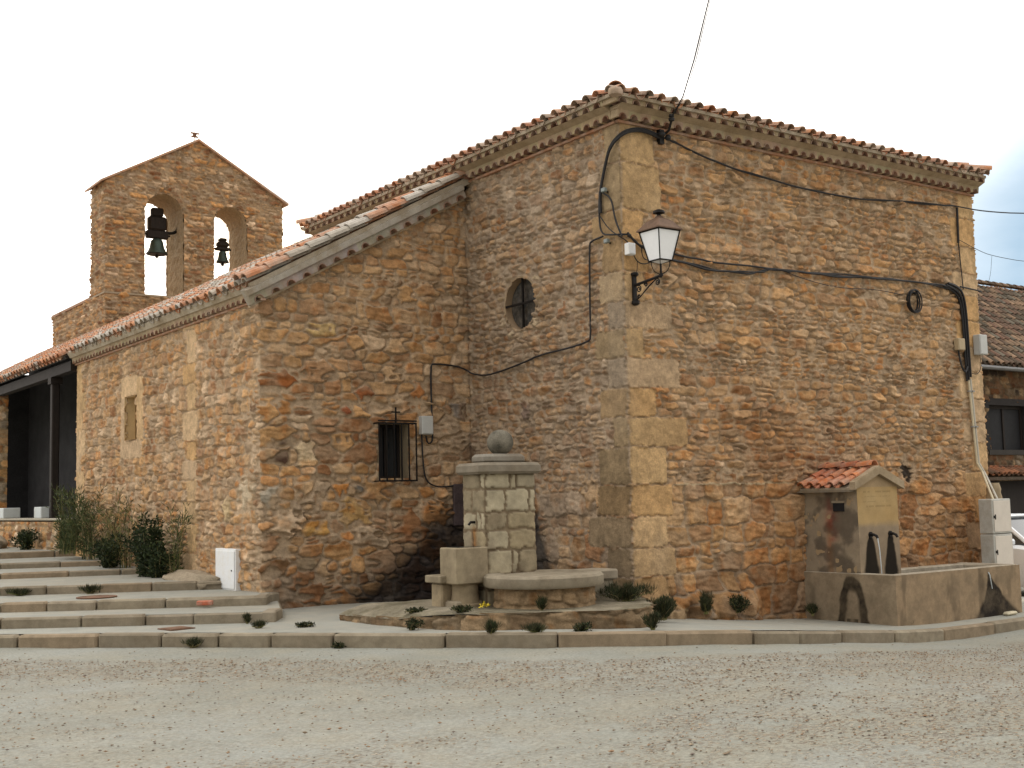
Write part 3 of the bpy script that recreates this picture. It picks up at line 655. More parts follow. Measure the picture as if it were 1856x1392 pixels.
# ---- cornices
def arcade(mb, mt, P0, U, Wv, O, length, bay, r, h, off, depth, c=(.40, .31, .205)):
    """mortar fascia with the round mouths of embedded tiles"""
    n = max(1, round(length / bay)); bay = length / n; K = 8; U = Vector(U).normalized(); Wv = Vector(Wv).normalized(); O = Vector(O).normalized(); P0 = Vector(P0)
    rr = random.Random(int(abs(P0.x * 31 + P0.y * 17) + n))
    for b in range(n):
        cx = (b + .5) * bay + rr.uniform(-.006, .006); ri = r * rr.uniform(.93, 1.05); z0 = rr.uniform(-.004, .004)
        arc = [(cx - ri * math.cos(math.pi * k / K), z0 + ri * math.sin(math.pi * k / K) * 1.05) for k in range(K + 1)]
        top = [(b * bay + bay * k / K, h) for k in range(K + 1)]
        f = lambda u, w, o: P0 + U * u + Wv * w + O * o
        vs = [f(u, max(w, 0), off) for u, w in arc] + [f(u, w, off + .012) for u, w in top]
        fs = [(k, k + 1, K + 2 + k, K + 1 + k) for k in range(K)]
        vs += [f(b * bay, 0, off), f((b + 1) * bay, 0, off)]; q = 2 * K + 2
        fs += [(q, 0, K + 1), (K, q + 1, 2 * K + 1)]
        vs += [f(u, w, 0) for u, w in top]; fs += [(K + 1 + k, K + 2 + k, q + 3 + k, q + 2 + k) for k in range(K)]
        mb.add(vs, fs, tuple(v * rr.uniform(.92, 1.06) for v in c))
        # tile lip and tunnel
        vs = [f(u, w, off + .012) for u, w in arc] + [f(cx + (u - cx) * .84, z0 + (w - z0) * .84, off + .014) for u, w in arc] + [f(cx + (u - cx) * .80, z0 + (w - z0) * .80, off - depth) for u, w in arc]
        fs = [(k, k + 1, K + 2 + k, K + 1 + k) for k in range(K)] + [(K + 1 + k, K + 2 + k, 2 * K + 3 + k, 2 * K + 2 + k) for k in range(K)] + [tuple(range(2 * K + 2, 3 * K + 3))]
        vs += [f(u, w, off - .02) for u, w in arc]; fs += [(k, k + 1, 3 * K + 4 + k, 3 * K + 3 + k) for k in range(K)]
        k_ = rr.uniform(.75, 1.1); mt.add(vs, fs, (.27 * k_, .14 * k_, .09 * k_))  # lip and tunnel coloured darker to paint in the unlit hollow
        # underside between mouths
        vs = [f(b * bay, 0, off), f(cx - ri, 0, off), f(cx - ri, 0, 0), f(b * bay, 0, 0), f(cx + ri, 0, off), f((b + 1) * bay, 0, off), f((b + 1) * bay, 0, 0), f(cx + ri, 0, 0)]
        mb.add(vs, [(0, 1, 2, 3), (4, 5, 6, 7)], c)
    for u in (0, length):
        mb.add([P0 + U * u, P0 + U * u + O * off, P0 + U * u + O * (off + .012) + Wv * h, P0 + U * u + Wv * h], [(0, 1, 2, 3)], c)
TC = [(.48, .37, .29), (.50, .30, .20), (.46, .20, .105), (.40, .185, .11), (.44, .25, .16), (.35, .16, .095), (.50, .24, .12), (.42, .31, .23), (.30, .19, .13)]
TCW = [(.46, .20, .10), (.46, .42, .37), (.44, .24, .15), (.42, .38, .32), (.47, .21, .10), (.38, .33, .27)]
def arc_tile(mb, A, B, Nn, Sd, ra, rb, c, K=6, conv=1, thick=.014, lip=False):
    """one curved tile from lower end A to upper end B; Nn up, Sd sideways"""
    vs = []
    for P_, r_ in ((A, ra), (B, rb)):
        for k in range(K + 1):
            t = math.pi * k / K; vs.append(P_ + Sd * (-r_ * math.cos(t)) + Nn * (conv * r_ * .92 * math.sin(t)))
    fs = [(k, k + 1, K + 2 + k, K + 1 + k) for k in range(K)]
    q = len(vs)
    for P_, r_ in ((A, ra - thick), (B, rb - thick)):
        for k in range(K + 1):
            t = math.pi * k / K; vs.append(P_ + Sd * (-r_ * math.cos(t)) + Nn * (conv * r_ * .92 * math.sin(t)))
    fs += [(q + k, q + K + 1 + k, q + K + 2 + k, q + k + 1) for k in range(K)] + [(k, k + 1, q + k + 1, q + k) for k in range(K)]
    fs += [(0, q, q + K + 1, K + 1), (K, 2 * K + 1, q + 2 * K + 1, q + K)]
    mb.add(vs, fs, c)
def tile_roof(mb, O, U, V, width, pitch, vmax, seed, r=.078, row=.36, pal=TC, over=0.0):
    rr = random.Random(seed); O = Vector(O); U = Vector(U).normalized(); V = Vector(V).normalized(); Nn = U.cross(V); 
    if Nn.z < 0: Nn = -Nn
    n = int(width / pitch)
    for i in range(n):
        for ch in (0, 1):
            u = (i + .5 + .5 * ch) * pitch + rr.uniform(-.008, .008)
            if u > width: continue
            L0 = vmax(u)
            if L0 < .05: continue
            v = rr.uniform(-.02, .015) + (.05 if ch else 0); first = True
            while v < L0:
                e = min(v + row + .05, L0 + .06)
                c = rr.choice(pal); k = rr.uniform(.8, 1.15); c = tuple(q * k for q in c)
                if not ch:
                    j = rr.uniform(-.006, .006)
                    arc_tile(mb, O + U * (u + j) + V * v + Nn * .060, O + U * u + V * e + Nn * .042, Nn, U, r, r * .84, c, 6, 1)
                else:
                    arc_tile(mb, O + U * u + V * v + Nn * .062, O + U * u + V * e + Nn * .052, Nn, U, r * 1.12, r * .95, c, 5, -1)
                v += row
def slab(mb, pts, th, c):
    P_ = [Vector(p) for p in pts]; nn = (P_[1] - P_[0]).cross(P_[2] - P_[0]).normalized()
    if nn.z < 0: nn = -nn
    mb.ext(P_, -nn * th, c)
BR = (.42, .22, .13); MO = (.42, .325, .22)
cm = MB(); ct = MB()
def cornice(P0, U, O, ln, z, b=.2, r=.066, m=1.0, o1=.14, o2=.27, ext0=1, ext1=1, two=True):
    P0 = Vector(P0); U = Vector(U); O = Vector(O); up = Vector((0, 0, 1))
    def bx(tgt, o0, o1_, z0, z1, c, e=0.0):
        a = P0 - U * (o1_ if ext0 else 0); L_ = ln + (o1_ if ext0 else 0) + (o1_ if ext1 else 0)
        pts = [a + up * z0 + O * o0, a + up * z0 + O * o1_, a + up * z1 + O * (o1_ + e), a + up * z1 + O * o0]
        pts = [Vector((p.x, p.y, p.z)) for p in pts]; tgt.ext(pts, U * L_, c)
    bx(ct, -.02, .055, z, z + .035 * m, BR)
    e0 = o1 if ext0 else 0; e1 = o1 if ext1 else 0
    a = P0 - U * e0 + up * (z + .038 * m)
    arcade(cm, ct, a, U, up, O, ln + e0 + e1, b, r, .105 * m, o1, .14)
    bx(cm, -.02, o1 + .012, z + .143 * m, z + .195 * m, MO, o2 - o1 - .02)
    g0 = o2 if ext0 else 0; g1 = o2 if ext1 else 0
    if not two: bx(cm, -.02, o2, z + .195 * m, z + .24 * m, MO, .02); return
    arcade(cm, ct, P0 - U * g0 + up * (z + .195 * m), U, up, O, ln + g0 + g1, b * 1.18, r * 1.12, .095 * m, o2, .16)
ZC = 6.62
cornice((0, 0, 0), (1, 0, 0), (0, -1, 0), 8.06, ZC, ext1=0)
cornice((0, 0.0, 0), (0, 1, 0), (-1, 0, 0), 8.75, ZC, ext0=0)
cornice((-3.55, 3.60, 0), (0, 1, 0), (-1, 0, 0), 9.0, 4.46, b=.19, r=.055, m=.82, o1=.10, o2=.14, ext0=0, ext1=0, two=False)
# rake of the aisle gable: brick string, tile mouths, mortar bed
sl = Vector((1, 0, .545)).normalized(); nu = Vector((-sl.z, 0, sl.x)); Rk = Vector((-3.72, 3.75, 4.36))
LR = 4.15
ct.ext([Rk + nu * .0, Rk + nu * .03, Rk + nu * .03 + Vector((0, -.05, 0)), Rk + Vector((0, -.05, 0))], sl * LR, (.46, .36, .24))
arcade(cm, ct, Rk + nu * .035, sl, nu, (0, -1, 0), LR, .27, .075, .13, .15, .12, (.37, .335, .28))
cm.ext([Rk + nu * .16, Rk + nu * .16 + Vector((0, -.19, 0)), Rk + nu * .24 + Vector((0, -.20, 0)), Rk + nu * .27], sl * LR, (.42, .385, .33))
cm.build('cornice', M_mortar, CH); ct.build('cornice_tiles', M_tile, CH)
# ---- roofs
def slopev(dx, dy, s): return Vector((dx, dy, s)).normalized()
SL = .30; OV = .36; ZE = ZC + .262
W_ = 8.10 + OV; LB = 8.75 + 2 * OV
main = MB()
cs = 1 / math.sqrt(1 + SL * SL)
def hip(W): return lambda u: min(u, W - u, 4.3) / cs
tile_roof(main, (-OV, -OV, ZE), (1, 0, 0), (0, 1, SL), W_, .235, hip(W_), 1)
tile_roof(main, (-OV, -OV, ZE), (0, 1, 0), (1, 0, SL), LB, .235, hip(LB), 2)
tile_roof(main, (8.10, -OV, ZE), (0, 1, 0), (-1, 0, SL), LB, .235, hip(LB), 3)
sb = MB(); rd = W_ / 2
A_ = Vector((-OV, -OV, ZE)); B_ = Vector((8.10, -OV, ZE)); C_ = Vector((8.10, 8.75 + OV, ZE)); D_ = Vector((-OV, 8.75 + OV, ZE))
E_ = Vector((4.02, -OV + rd, ZE + rd * SL)); F_ = Vector((4.02, 8.75 + OV - rd + .0, ZE + rd * SL))
if F_.y <= E_.y: F_.y = E_.y + .1
up_ = Vector((0, 0, .045)); ins = .05
sb.add([A_ + Vector((ins, ins, 0)) + up_, B_ + Vector((-ins, ins, 0)) + up_, C_ + Vector((-ins, -ins, 0)) + up_, D_ + Vector((ins, -ins, 0)) + up_, E_ + up_, F_ + up_,
        A_ + Vector((ins, ins, -.0)), B_ + Vector((-ins, ins, -.0)), C_ + Vector((-ins, -ins, -.0)), D_ + Vector((ins, -ins, -.0))],
       [(0, 1, 4), (1, 2, 5, 4), (2, 3, 5), (3, 0, 4, 5), (0, 1, 7, 6), (1, 2, 8, 7), (2, 3, 9, 8), (3, 0, 6, 9), (6, 7, 8, 9)], (.40, .34, .26))
def cap_row(mb, a, b, r, pal, seed, step=.38):
    rr = random.Random(seed); a = Vector(a); b = Vector(b); d = (b - a).normalized(); sd_ = d.cross(Vector((0, 0, 1))).normalized(); nn = sd_.cross(d); t = 0; L_ = (b - a).length
    while t < L_:
        c = rr.choice(pal); arc_tile(mb, a + d * t + nn * .035, a + d * min(t + step + .05, L_) + nn * .015, nn, sd_, r, r * .85, c, 8, 1); t += step
cap_row(main, A_ + Vector((.1, .1, .07)), E_ + Vector((0, 0, .10)), .11, TCW, 5); cap_row(main, B_ + Vector((0, 0, .08)), E_ + Vector((0, 0, .10)), .11, TCW, 6)
cap_row(main, D_ + Vector((0, 0, .08)), F_ + Vector((0, 0, .10)), .11, TCW, 7)
rf = main.build('chancel_roof', M_tile, CH)
lump = MB(); lump.lathe([(.02, -.04), (.09, -.02), (.105, .03), (.09, .07), (.05, .095), (.0, .10)], -OV + .07, -OV + .07, ZE + .015, 9, (.50, .38, .30))
lump.build('mortar_lump', M_mortar, rf, smooth=True)
sb.build('roof_bed', M_mortar, CH)
# aisle roof + porch roof
ar = MB(); SA = .545; OX = -3.55 - .24; ZA = 4.46 + .19
ca = math.sqrt(1 + SA * SA)
tile_roof(ar, (OX, 3.75 - .2, ZA), (0, 1, 0), (1, 0, SA), 9.1, .24, lambda u: (3.8) * ca, 11, r=.08, pal=TCW)
# doubled verge rows on mortar
for k, (yy, hh) in enumerate(((3.75 - .13, .10), (3.75 + .10, .13))):
    rr = random.Random(70 + k); t = 0
    Vs = Vector((1, 0, SA)).normalized(); Ns = Vector((-Vs.z, 0, Vs.x)); P_ = Vector((OX, yy, ZA))
    while t < 4.2:
        c = rr.choice(TCW); arc_tile(ar, P_ + Vs * t + Ns * hh, P_ + Vs * min(t + .42, 4.25) + Ns * (hh - .02), Ns, Vector((0, 1, 0)), .10, .085, c, 6, 1); t += .37
arf = ar.build('aisle_roof', M_tile, CH)
sb = MB(); slab(sb, [(OX + .04, 3.6, ZA + .05), (OX + .04, 12.62, ZA + .05), (0.02, 12.62, ZA + .05 + SA * (0.02 - OX - .04)), (0.02, 3.6, ZA + .05 + SA * (0.02 - OX - .04))], .11, (.46, .40, .31))
sb.build('aisle_roof_bed', M_mortar, CH)
po = MB(); ZP = ZA - .06
tile_roof(po, (OX - .06, 12.66, ZP), (0, 1, 0), (1, 0, SA), 13, .25, lambda u: 3.2 * ca, 12, r=.085, pal=[(.50, .21, .09), (.46, .20, .10), (.42, .17, .08), (.40, .33, .27), (.46, .26, .15)])
po.build('porch_roof', M_tile, CH)
sb = MB(); slab(sb, [(OX, 12.64, ZP + .05), (OX, 25.6, ZP + .05), (-.7, 25.6, ZP + .05 + SA * (-.7 - OX)), (-.7, 12.64, ZP + .05 + SA * (-.7 - OX))], .06, (.06, .045, .035))
sb.build('porch_ceiling', M_wood, CH)
# porch: rafters' beam, posts, pier, back wall, parapet
mb = MB(); mb.box(-3.68, 12.62, 4.36, -3.5, 25.4, 4.56)
mb.build('porch_beam', M_wood, CH)
for yy in (14.1,):
    mb = MB(); mb.box(-3.66, yy - .08, 1.38, -3.5, yy + .08, 4.36, bev=.02); mb.box(-3.70, yy - .12, 4.22, -3.46, yy + .12, 4.355); mb.build('porch_post', M_wood, CH)
stp = Stones(); stp.fill(-1, 5, .6, 4.6, .14, .26, 1, 2.2, 81, W3)
wall_sheet('porch_pier', [(-3.4, 18.9), (-3.65, 18.9), (-3.65, 19.8), (-3.4, 19.8)], [.04, .04, .04], np.arange(.7, 4.4, .03), stp, parent=CH, seed=83)
M_porch_shade = mat('shade_dark_plaster', (.035, .034, .036), .9, 0, var=.35, s1=2, s2=20, bump=.4, attr=False)  # near-black wall colour stands in for the shade inside the porch
mb = MB(); mb.box(-1.3, 12.62, 1.0, -1.18, 25.5, 6.0); mb.box(-3.4, 25.4, 1.0, -1.3, 25.5, 5.6); mb.ext([(-3.12, 12.61, .9), (-1.2, 12.61, .9), (-1.2, 12.61, 5.7), (-3.12, 12.61, 4.7)], (0, .06, 0)); mb.build('porch_back_wall', M_porch_shade, CH)
mb = MB(); mb.box(-3.35, 12.62, .5, -.6, 25.4, 1.38, (.25, .23, .2)); mb.build('porch_floor', M_concrete, CH)
stp = Stones(); stp.fill(-1, 15, .3, 1.6, .10, .2, 1, 2.4, 85, W3)
def rag(S_, Z_): return Z_ < 1.36
wall_sheet('porch_parapet', [(-3.78, 24), (-3.78, 12.7)][::-1], [.05], np.arange(.6, 1.40, .03), stp, rag, parent=CH, seed=86)
mb = MB(); mb.box(-3.82, 12.68, 1.372, -3.36, 24, 1.42, (.42, .38, .30), .015); mb.build('parapet_coping', M_concrete, CH)
# ---- bell gable
def gab_top(x): return 10.40 + (1.42 - abs(x - 1.81) / 2.55 * 1.42)
stb = Stones(); stb.fill(-.5, 11.5, 5, 12, .065, .12, 1.6, 4.2, 91, dict(tan=3, ochre=2.4, brown=3, grey=2.4, cream=.8), relief=.035, gap=.94)
for i in range(26): stb.one(rq.uniform(1, 4.4), rq.uniform(10.4, 11.3), rq.uniform(.1, .16), rq.uniform(.06, .1), rq.choice((PAL['tan'], PAL['grey'], PAL['cream'])))
ARCH = [(.31, 1.39, 9.60), (2.27, 3.26, 9.52)]
def arch_in(x, z, g=0.0):
    k = np.zeros(np.shape(x), bool)
    for a, b, sp in ARCH:
        c = (a + b) / 2; r_ = (b - a) / 2 + g
        k |= ((np.abs(x - c) < r_) & (z > 7.32) & (z < sp)) | (((x - c) ** 2 + ((z - sp) * .95) ** 2 < r_ * r_) & (z >= sp))
    return k
def keepb(Sg, Zg):
    x = 4.36 - Sg; k = np.where(Sg < 5.1, Zg < gab_top(x), np.where(Sg < 6.35, Zg < 10.42, Zg < 7.32))
    return k & ~(arch_in(x, Zg) & (Sg < 5.1))
def toneb(S_, Z_, C): return C * np.array((1.0, .93, .88))
wall_sheet('bell_gable', [(4.36, 20), (-.74, 20), (-.74, 21.25), (-.74, 25)], [.034, .06, .06], np.arange(5.2, 11.9, .03), stb, keepb, toneb, CH, seed=92, mortar=(.33, .27, .19), warp=.03)
stb2 = Stones(); stb2.fill(-.5, 8, 5, 12, .08, .14, 1.4, 3.6, 95, W1)
def keepk(Sg, Zg):
    x = -.74 + Sg; return np.where(Sg < 5.1, (Zg < gab_top(x)) & ~arch_in(x, Zg), Zg < 10.42)
wall_sheet('bell_gable_back', [(-.74, 21.25), (4.36, 21.25), (4.36, 20)], [.06, .1], np.arange(7, 11.9, .06), stb2, keepk, None, CH, seed=96, warp=.03)
for a, b, sp in ARCH:   # jambs and soffits
    mb = MB(); c = (a + b) / 2; r_ = (b - a) / 2; pr = [(a, 7.32), (a, sp)] + [(c - r_ * math.cos(math.pi * k / 16), sp + r_ / .95 * math.sin(math.pi * k / 16)) for k in range(1, 16)] + [(b, sp), (b, 7.32)]
    pr2 = [(a, 7.32 + (sp - 7.32) * k / 24) for k in range(25)] + pr[2:-2] + [(b, sp - (sp - 7.32) * k / 24) for k in range(25)]
    rj = random.Random(int(a * 10)); nd = 14; vs = []
    for (x, z) in pr2:
        for j in range(nd + 1):
            jt = rj.uniform(-.018, .02); dx = c - x; dz = (sp - .3 - z) if z > sp else 0; l_ = math.hypot(dx, dz) or 1
            vs.append((x + dx / l_ * jt, 19.985 + 1.28 * j / nd, z + dz / l_ * jt))
    fs = [(i * (nd + 1) + j, i * (nd + 1) + j + 1, (i + 1) * (nd + 1) + j + 1, (i + 1) * (nd + 1) + j) for i in range(len(pr2) - 1) for j in range(nd)]
    mb.add(vs, fs, (.36, .27, .17)); mb.build('arch_reveal', M_wall, CH)
mb = MB(); mb.box(-.78, 19.96, 7.29, 4.4, 21.3, 7.335, (.34, .27, .19)); mb.box(-.78, 21.3, 7.29, 4.4, 25, 7.36, (.36, .22, .15)); mb.build('gable_sill', M_ashlar, CH)
mb = MB()
for sx in (-1, 1):
    x0 = 1.81; x1 = 1.81 + sx * 2.72; zt = 11.80; z1_ = zt - 2.72 / 2.55 * 1.42
    mb.ext([(x0, 19.9, zt), (x1, 19.9, z1_), (x1, 19.9, z1_ + .055), (x0, 19.9, zt + .06)], (0, 1.45, 0), (.46, .26, .16))
mb.build('gable_coping', M_tile, CH)
# base of the gable, hidden nave
mb = MB(); mb.box(-.70, 20.1, 4, 4.3, 24.9, 7.28, (.35, .28, .18)); mb.build('gable_base_core', M_ashlar, CH)
# ------------------------------------------------------------------ window grille
mb = MB()
def bar(mb, a, b, t=.011, n=4): mb.tube([a, b], t, n)
gx0, gx1, gz0, gz1, gy = -1.74, -1.10, 1.90, 2.76, 3.60
for z in (gz0, gz1, gz1 + .035): mb.box(gx0 - .01, gy - .012, z - .012, gx1 + .01, gy + .012, z + .012)
for k in range(6):
    x = gx0 + (gx1 - gx0) * k / 5; mb.box(x - .009, gy - .009, gz0, x + .009, gy + .009, gz1)
for x in (gx0, gx1):
    for z in (gz0, gz1): mb.box(x - .01, gy, z - .01, x + .01, 3.76, z + .01)
mb.box(-1.46, gy - .01, gz1, -1.44, gy + .01, gz1 + .24); mb.box(-1.52, gy - .012, gz1 + .155, -1.38, gy + .012, gz1 + .175)
mb.build('grille', M_iron, bw)
# ------------------------------------------------------------------ coloured relief plate
def plate(name, O, U, Wv, lu, lw, step, colfn, matl, parent, relief=None):
    O = np.array(O, float); U = np.array(U, float); Wv = np.array(Wv, float); Nn = np.cross(U, Wv)
    us = np.linspace(0, lu, max(2, int(lu / step))); ws = np.linspace(0, lw, max(2, int(lw / step)))
    Ug, Wg = np.meshgrid(us, ws, indexing='ij'); H = relief(Ug, Wg) if relief else np.zeros(Ug.shape)
    V = O + Ug[..., None] * U + Wg[..., None] * Wv + H[..., None] * Nn
    ii = np.arange(Ug.size).reshape(Ug.shape); Q = np.stack([ii[:-1, :-1], ii[1:, :-1], ii[1:, 1:], ii[:-1, 1:]], -1).reshape(-1, 4)
    return grid_mesh(name, V.reshape(-1, 3), Q, np.clip(colfn(Ug, Wg), .008, .9).reshape(-1, 3), matl, parent)
def lerpc(a, b, t): return np.array(a) * (1 - t[..., None]) + np.array(b) * t[..., None]
GR = (.40, .345, .25)
# ------------------------------------------------------------------ ball fountain in the corner
F = thing('ball_fountain', 'block-built stone fountain pillar topped by a stone ball, round basin at its foot', 'fountain', (-1.9, .2, .33))
px0, px1, py0, py1 = -2.29, -1.54, .05, .52
stf = Stones(); rf_ = random.Random(12); zz = .30; row = 0
for h in (.22, .16, .30, .24, .22, .28, .20):
    for (a, b) in ((0, .75), (.75, 1.22), (-.5, 0)):
        cut = [a]; q = a
        while q < b - .16:
            q += rf_.choice((.09, .28, .36, .42))
            if q < b - .1: cut.append(q)
        cut.append(b)
        for u0_, u1_ in zip(cut[:-1], cut[1:]):
            c = rf_.choice([(.34, .30, .22), (.29, .255, .19), (.37, .33, .245), (.26, .22, .155), (.31, .26, .175)])
            stf.block(u0_ + .008, u1_ - .008, zz + .008, zz + h - .01, c, .016)
    zz += h
def tonef(S_, Z_, C):
    rs = np.exp(-((S_ - .98 - (Z_ - 1.2) * .05) / .05) ** 2) * sst(1.32, 1.2, Z_) * sst(.5, .9, Z_)
    C = C * (1 - rs[..., None] * np.array((.1, .42, .65)))
    n = fbm(S_, Z_, 3, 77, 4); d = sst(.52, .7, n) * .45
    return C * (1 - d[..., None] * np.array((.45, .5, .5)))
ob = wall_sheet('pedestal', [(px1, py1), (px1, py0), (px0, py0), (px0, py1)], [.03, .016, .016], np.arange(.30, 1.93, .016), stf, None, tonef, F, seed=33, mortar=(.18, .14, .095), warp=.0, s_off=-.47, mat_=M_ashlar, hue=(1.0, .97, .90))
mb = MB(); mb.box(px0 + .01, py0 + .01, .3, px1 - .01, py1 + .02, 1.9, (.3, .25, .18)); mb.build('core', M_ashlar, F)
def cham(x0, y0, x1, y1, c): return [(x0 + c, y0), (x1 - c, y0), (x1, y0 + c), (x1, y1 - c), (x1 - c, y1), (x0 + c, y1), (x0, y1 - c), (x0, y0 + c)]
mb = MB()
def cap(mb, x0, y0, x1, y1, z0, z1, c, ch, bev, inset=0.0):
    A1 = cham(x0 + bev + inset, y0 + bev + inset, x1 - bev - inset, y1 - bev - inset, c); A2 = cham(x0, y0, x1, y1, c)
    n = 8; L0 = [(p[0], p[1], z0) for p in A1]; L1 = [(p[0], p[1], z0 + .03) for p in A2]; L2 = [(p[0], p[1], z1 - .035) for p in A2]; L3 = [(p[0], p[1], z1) for p in A1]
    vs = L0 + L1 + L2 + L3; fs = [tuple(range(n))[::-1], tuple(range(3 * n, 4 * n))]
    for l in range(3): fs += [(l * n + k, l * n + (k + 1) % n, (l + 1) * n + (k + 1) % n, (l + 1) * n + k) for k in range(n)]
    mb.add(vs, fs, ch)
cap(mb, px0 - .10, py0 - .10, px1 + .10, py1 + .10, 1.90, 2.04, .09, (.22, .19, .145), .03)
cap(mb, px0 + .06, py0 + .02, px1 - .06, py1 - .02, 2.035, 2.15, .09, (.22, .20, .165), .03)
mb.build('cap', M_granite, F)
mb = MB(); prof = [(.07, 2.14)] + [(.166 * math.sin(t), 2.297 - .160 * math.cos(t)) for t in np.linspace(.45, math.pi - .02, 22)]
mb.lathe(prof, (px0 + px1) / 2 + .03, .28, 0, 32, (.20, .18, .14)); mb.build('ball', mat('mossy_granite', (1, 1, 1), .92, var=.35, s1=14, s2=60, bump=.8, bd=.015, tint=(.035, .035, .028), tintfac=.9, ts=7, spec=.1), F, smooth=True)
bcx, bcy = -1.80, -.43
mb = MB(); mb.lathe([(.52, .56), (.70, .56), (.72, .585), (.72, .675), (.69, .705), (.54, .705), (.52, .69)], bcx, bcy, 0, 48, (.28, .24, .175))
mb.box(-1.25, -.55, .575, -.72, -.1, .70, (.27, .23, .17), .02)
ob = mb.build('basin_rim', M_granite, F, smooth=True)
stw = Stones(); stw.fill(-1, 5, .2, .6, .12, .22, 1, 2.2, 47, dict(grey=3, tan=3, brown=2), comp=.93, mean=(.26, .195, .12), relief=.014)
wall_sheet('basin_wall', [(bcx + .60 * math.cos(R(a)), bcy + .60 * math.sin(R(a))) for a in range(20, -241, -6)], [.03] * 43, np.arange(.28, .58, .018), stw, parent=F, seed=48, mortar=(.245, .185, .115))
mb = MB(); mb.box(-1.3, -.5, .28, -.78, -.15, .574, (.28, .24, .17)); mb.build('basin_pier', M_ashlar, F)
mb = MB(); mb.lathe([(.0, .0), (.53, .0), (.53, .004)], bcx, bcy, .63, 40); mb.build('water', M_water, F)
mb = MB(); mb.box(-2.76, -.02, .60, -2.31, .36, 1.03, (.30, .245, .16), .014); ob = mb.build('side_trough', M_granite, F)
mb = MB(); mb.box(-2.70, .04, 1.032, -2.37, .30, 1.036); mb.build('water', M_water, ob)
mb = MB(); mb.lathe([(.21, .30), (.21, .36), (.175, .37), (.16, .50), (.165, .597)], -2.52, .18, 0, 20, (.29, .23, .145)); mb.box(-2.74, .06, .30, -2.34, .34, .40, (.33, .28, .2), .02)
mb.build('trough_foot', M_granite, F, smooth=True)
mb = MB(); mb.box(-2.84, .22, .61, -2.32, .58, .70, (.28, .235, .16), .012); mb.box(-2.79, .28, .30, -2.35, .52, .607, (.34, .27, .17), .02); mb.build('side_bench', M_granite, F)
mb = MB(); mb.tube([(-2.28, .27, 1.32), (-2.36, .27, 1.32), (-2.39, .27, 1.29)], .016, 8); mb.build('spout', M_iron, F)
# ------------------------------------------------------------------ roofed fountain against face A
RF = thing('roofed_fountain', 'small masonry water fountain against the wall, with orange tiled gable roof and two spouts', 'fountain', (3.78, -.5, -.28))
X0, X1, Y0 = 3.33, 4.23, -1.0; XC = 3.78
mb = MB(); mb.ext([(X0 + .004, Y0 + .004, -.3), (X1 - .004, Y0 + .004, -.3), (X1 - .004, Y0 + .004, 1.64), ((X0 + X1) / 2, Y0 + .004, 1.81), (X0 + .004, Y0 + .004, 1.64)], (0, 1.04, 0), (.36, .26, .15))
mb.build('body', M_ashlar, RF)
def cf(U, W):
    z = W - .28; x = X0 + U; n = fbm(U, W, 4, 611, 4)
    C = lerpc((.40, .265, .115), (.43, .31, .155), n)
    C = lerpc(C[0, 0] * 0 + (.37, .33, .26), C, 1 - (sst(1.12, 1.02, z + (n - .5) * .1) * .8)) if False else C * 1.0
    low = sst(1.16, 1.05, z + (n - .5) * .1); C = C * (1 - low[..., None]) + np.array((.32, .245, .165)) * (.7 + .4 * n[..., None]) * low[..., None]
    for sx in (3.58, 4.02):
        wdt = .02 + .165 * np.sqrt(np.clip((.94 - z) / .50, 0, 1)) + (n - .5) * .10
        d = sst(1.0, .7, np.abs(x - sx - .02 * (n - .5)) / np.clip(wdt, .01, 1)) * (z < .95)
        C = C * (1 - d[..., None] * .93)
    # worn lettering, five cut lines
    for k, zz in enumerate((1.57, 1.50, 1.43, 1.36)):
        g_ = (np.abs(z - zz) < .010) & (x > 3.46 + .04 * (k % 2)) & (x < 4.10 - .05 * (k % 3)) & (vnoise(U, W * 0 + k * 3.7, 38, 70 + k) > .42)
        C = C * np.where(g_, .78, 1)[..., None]
    return C
def pent(U, W): return 0
o = plate('front', (X0, Y0, -.28), (1, 0, 0), (0, 0, 1), X1 - X0, 1.915, .012, cf, M_ashlar, RF)
def cl(U, W):
    z = W - .28; n = fbm(U, W, 3.2, 621, 5); n2 = fbm(U, W, 6, 627, 4)
    C = lerpc((.25, .20, .145), (.33, .265, .18), n); v_ = 1.0 - U
    d = sst(.45, .7, n2 + .25 * np.exp(-((v_ - .3) / .22) ** 2)) ; C = C * (1 - d[..., None] * np.array((.5, .5, .48)))
    r_ = np.exp(-((v_ - .42 - .08 * (1.5 - z)) / .10) ** 2) * sst(.2, .9, z) * sst(.35, .6, n); C = C * (1 - r_[..., None] * np.array((.0, .55, .55))) 
    o_ = np.exp(-((v_ - .50) / .06) ** 2) * sst(1.4, 1.0, z) * .5; C = C * (1 - o_[..., None] * np.array((-.2, .2, .5)))
    return C
plate('side', (X0, .02, -.28), (0, -1, 0), (0, 0, 1), 1.02, 1.90, .02, cl, M_ashlar, RF, lambda U, W: (fbm(U, W, 8, 633, 3) - .5) * .02)
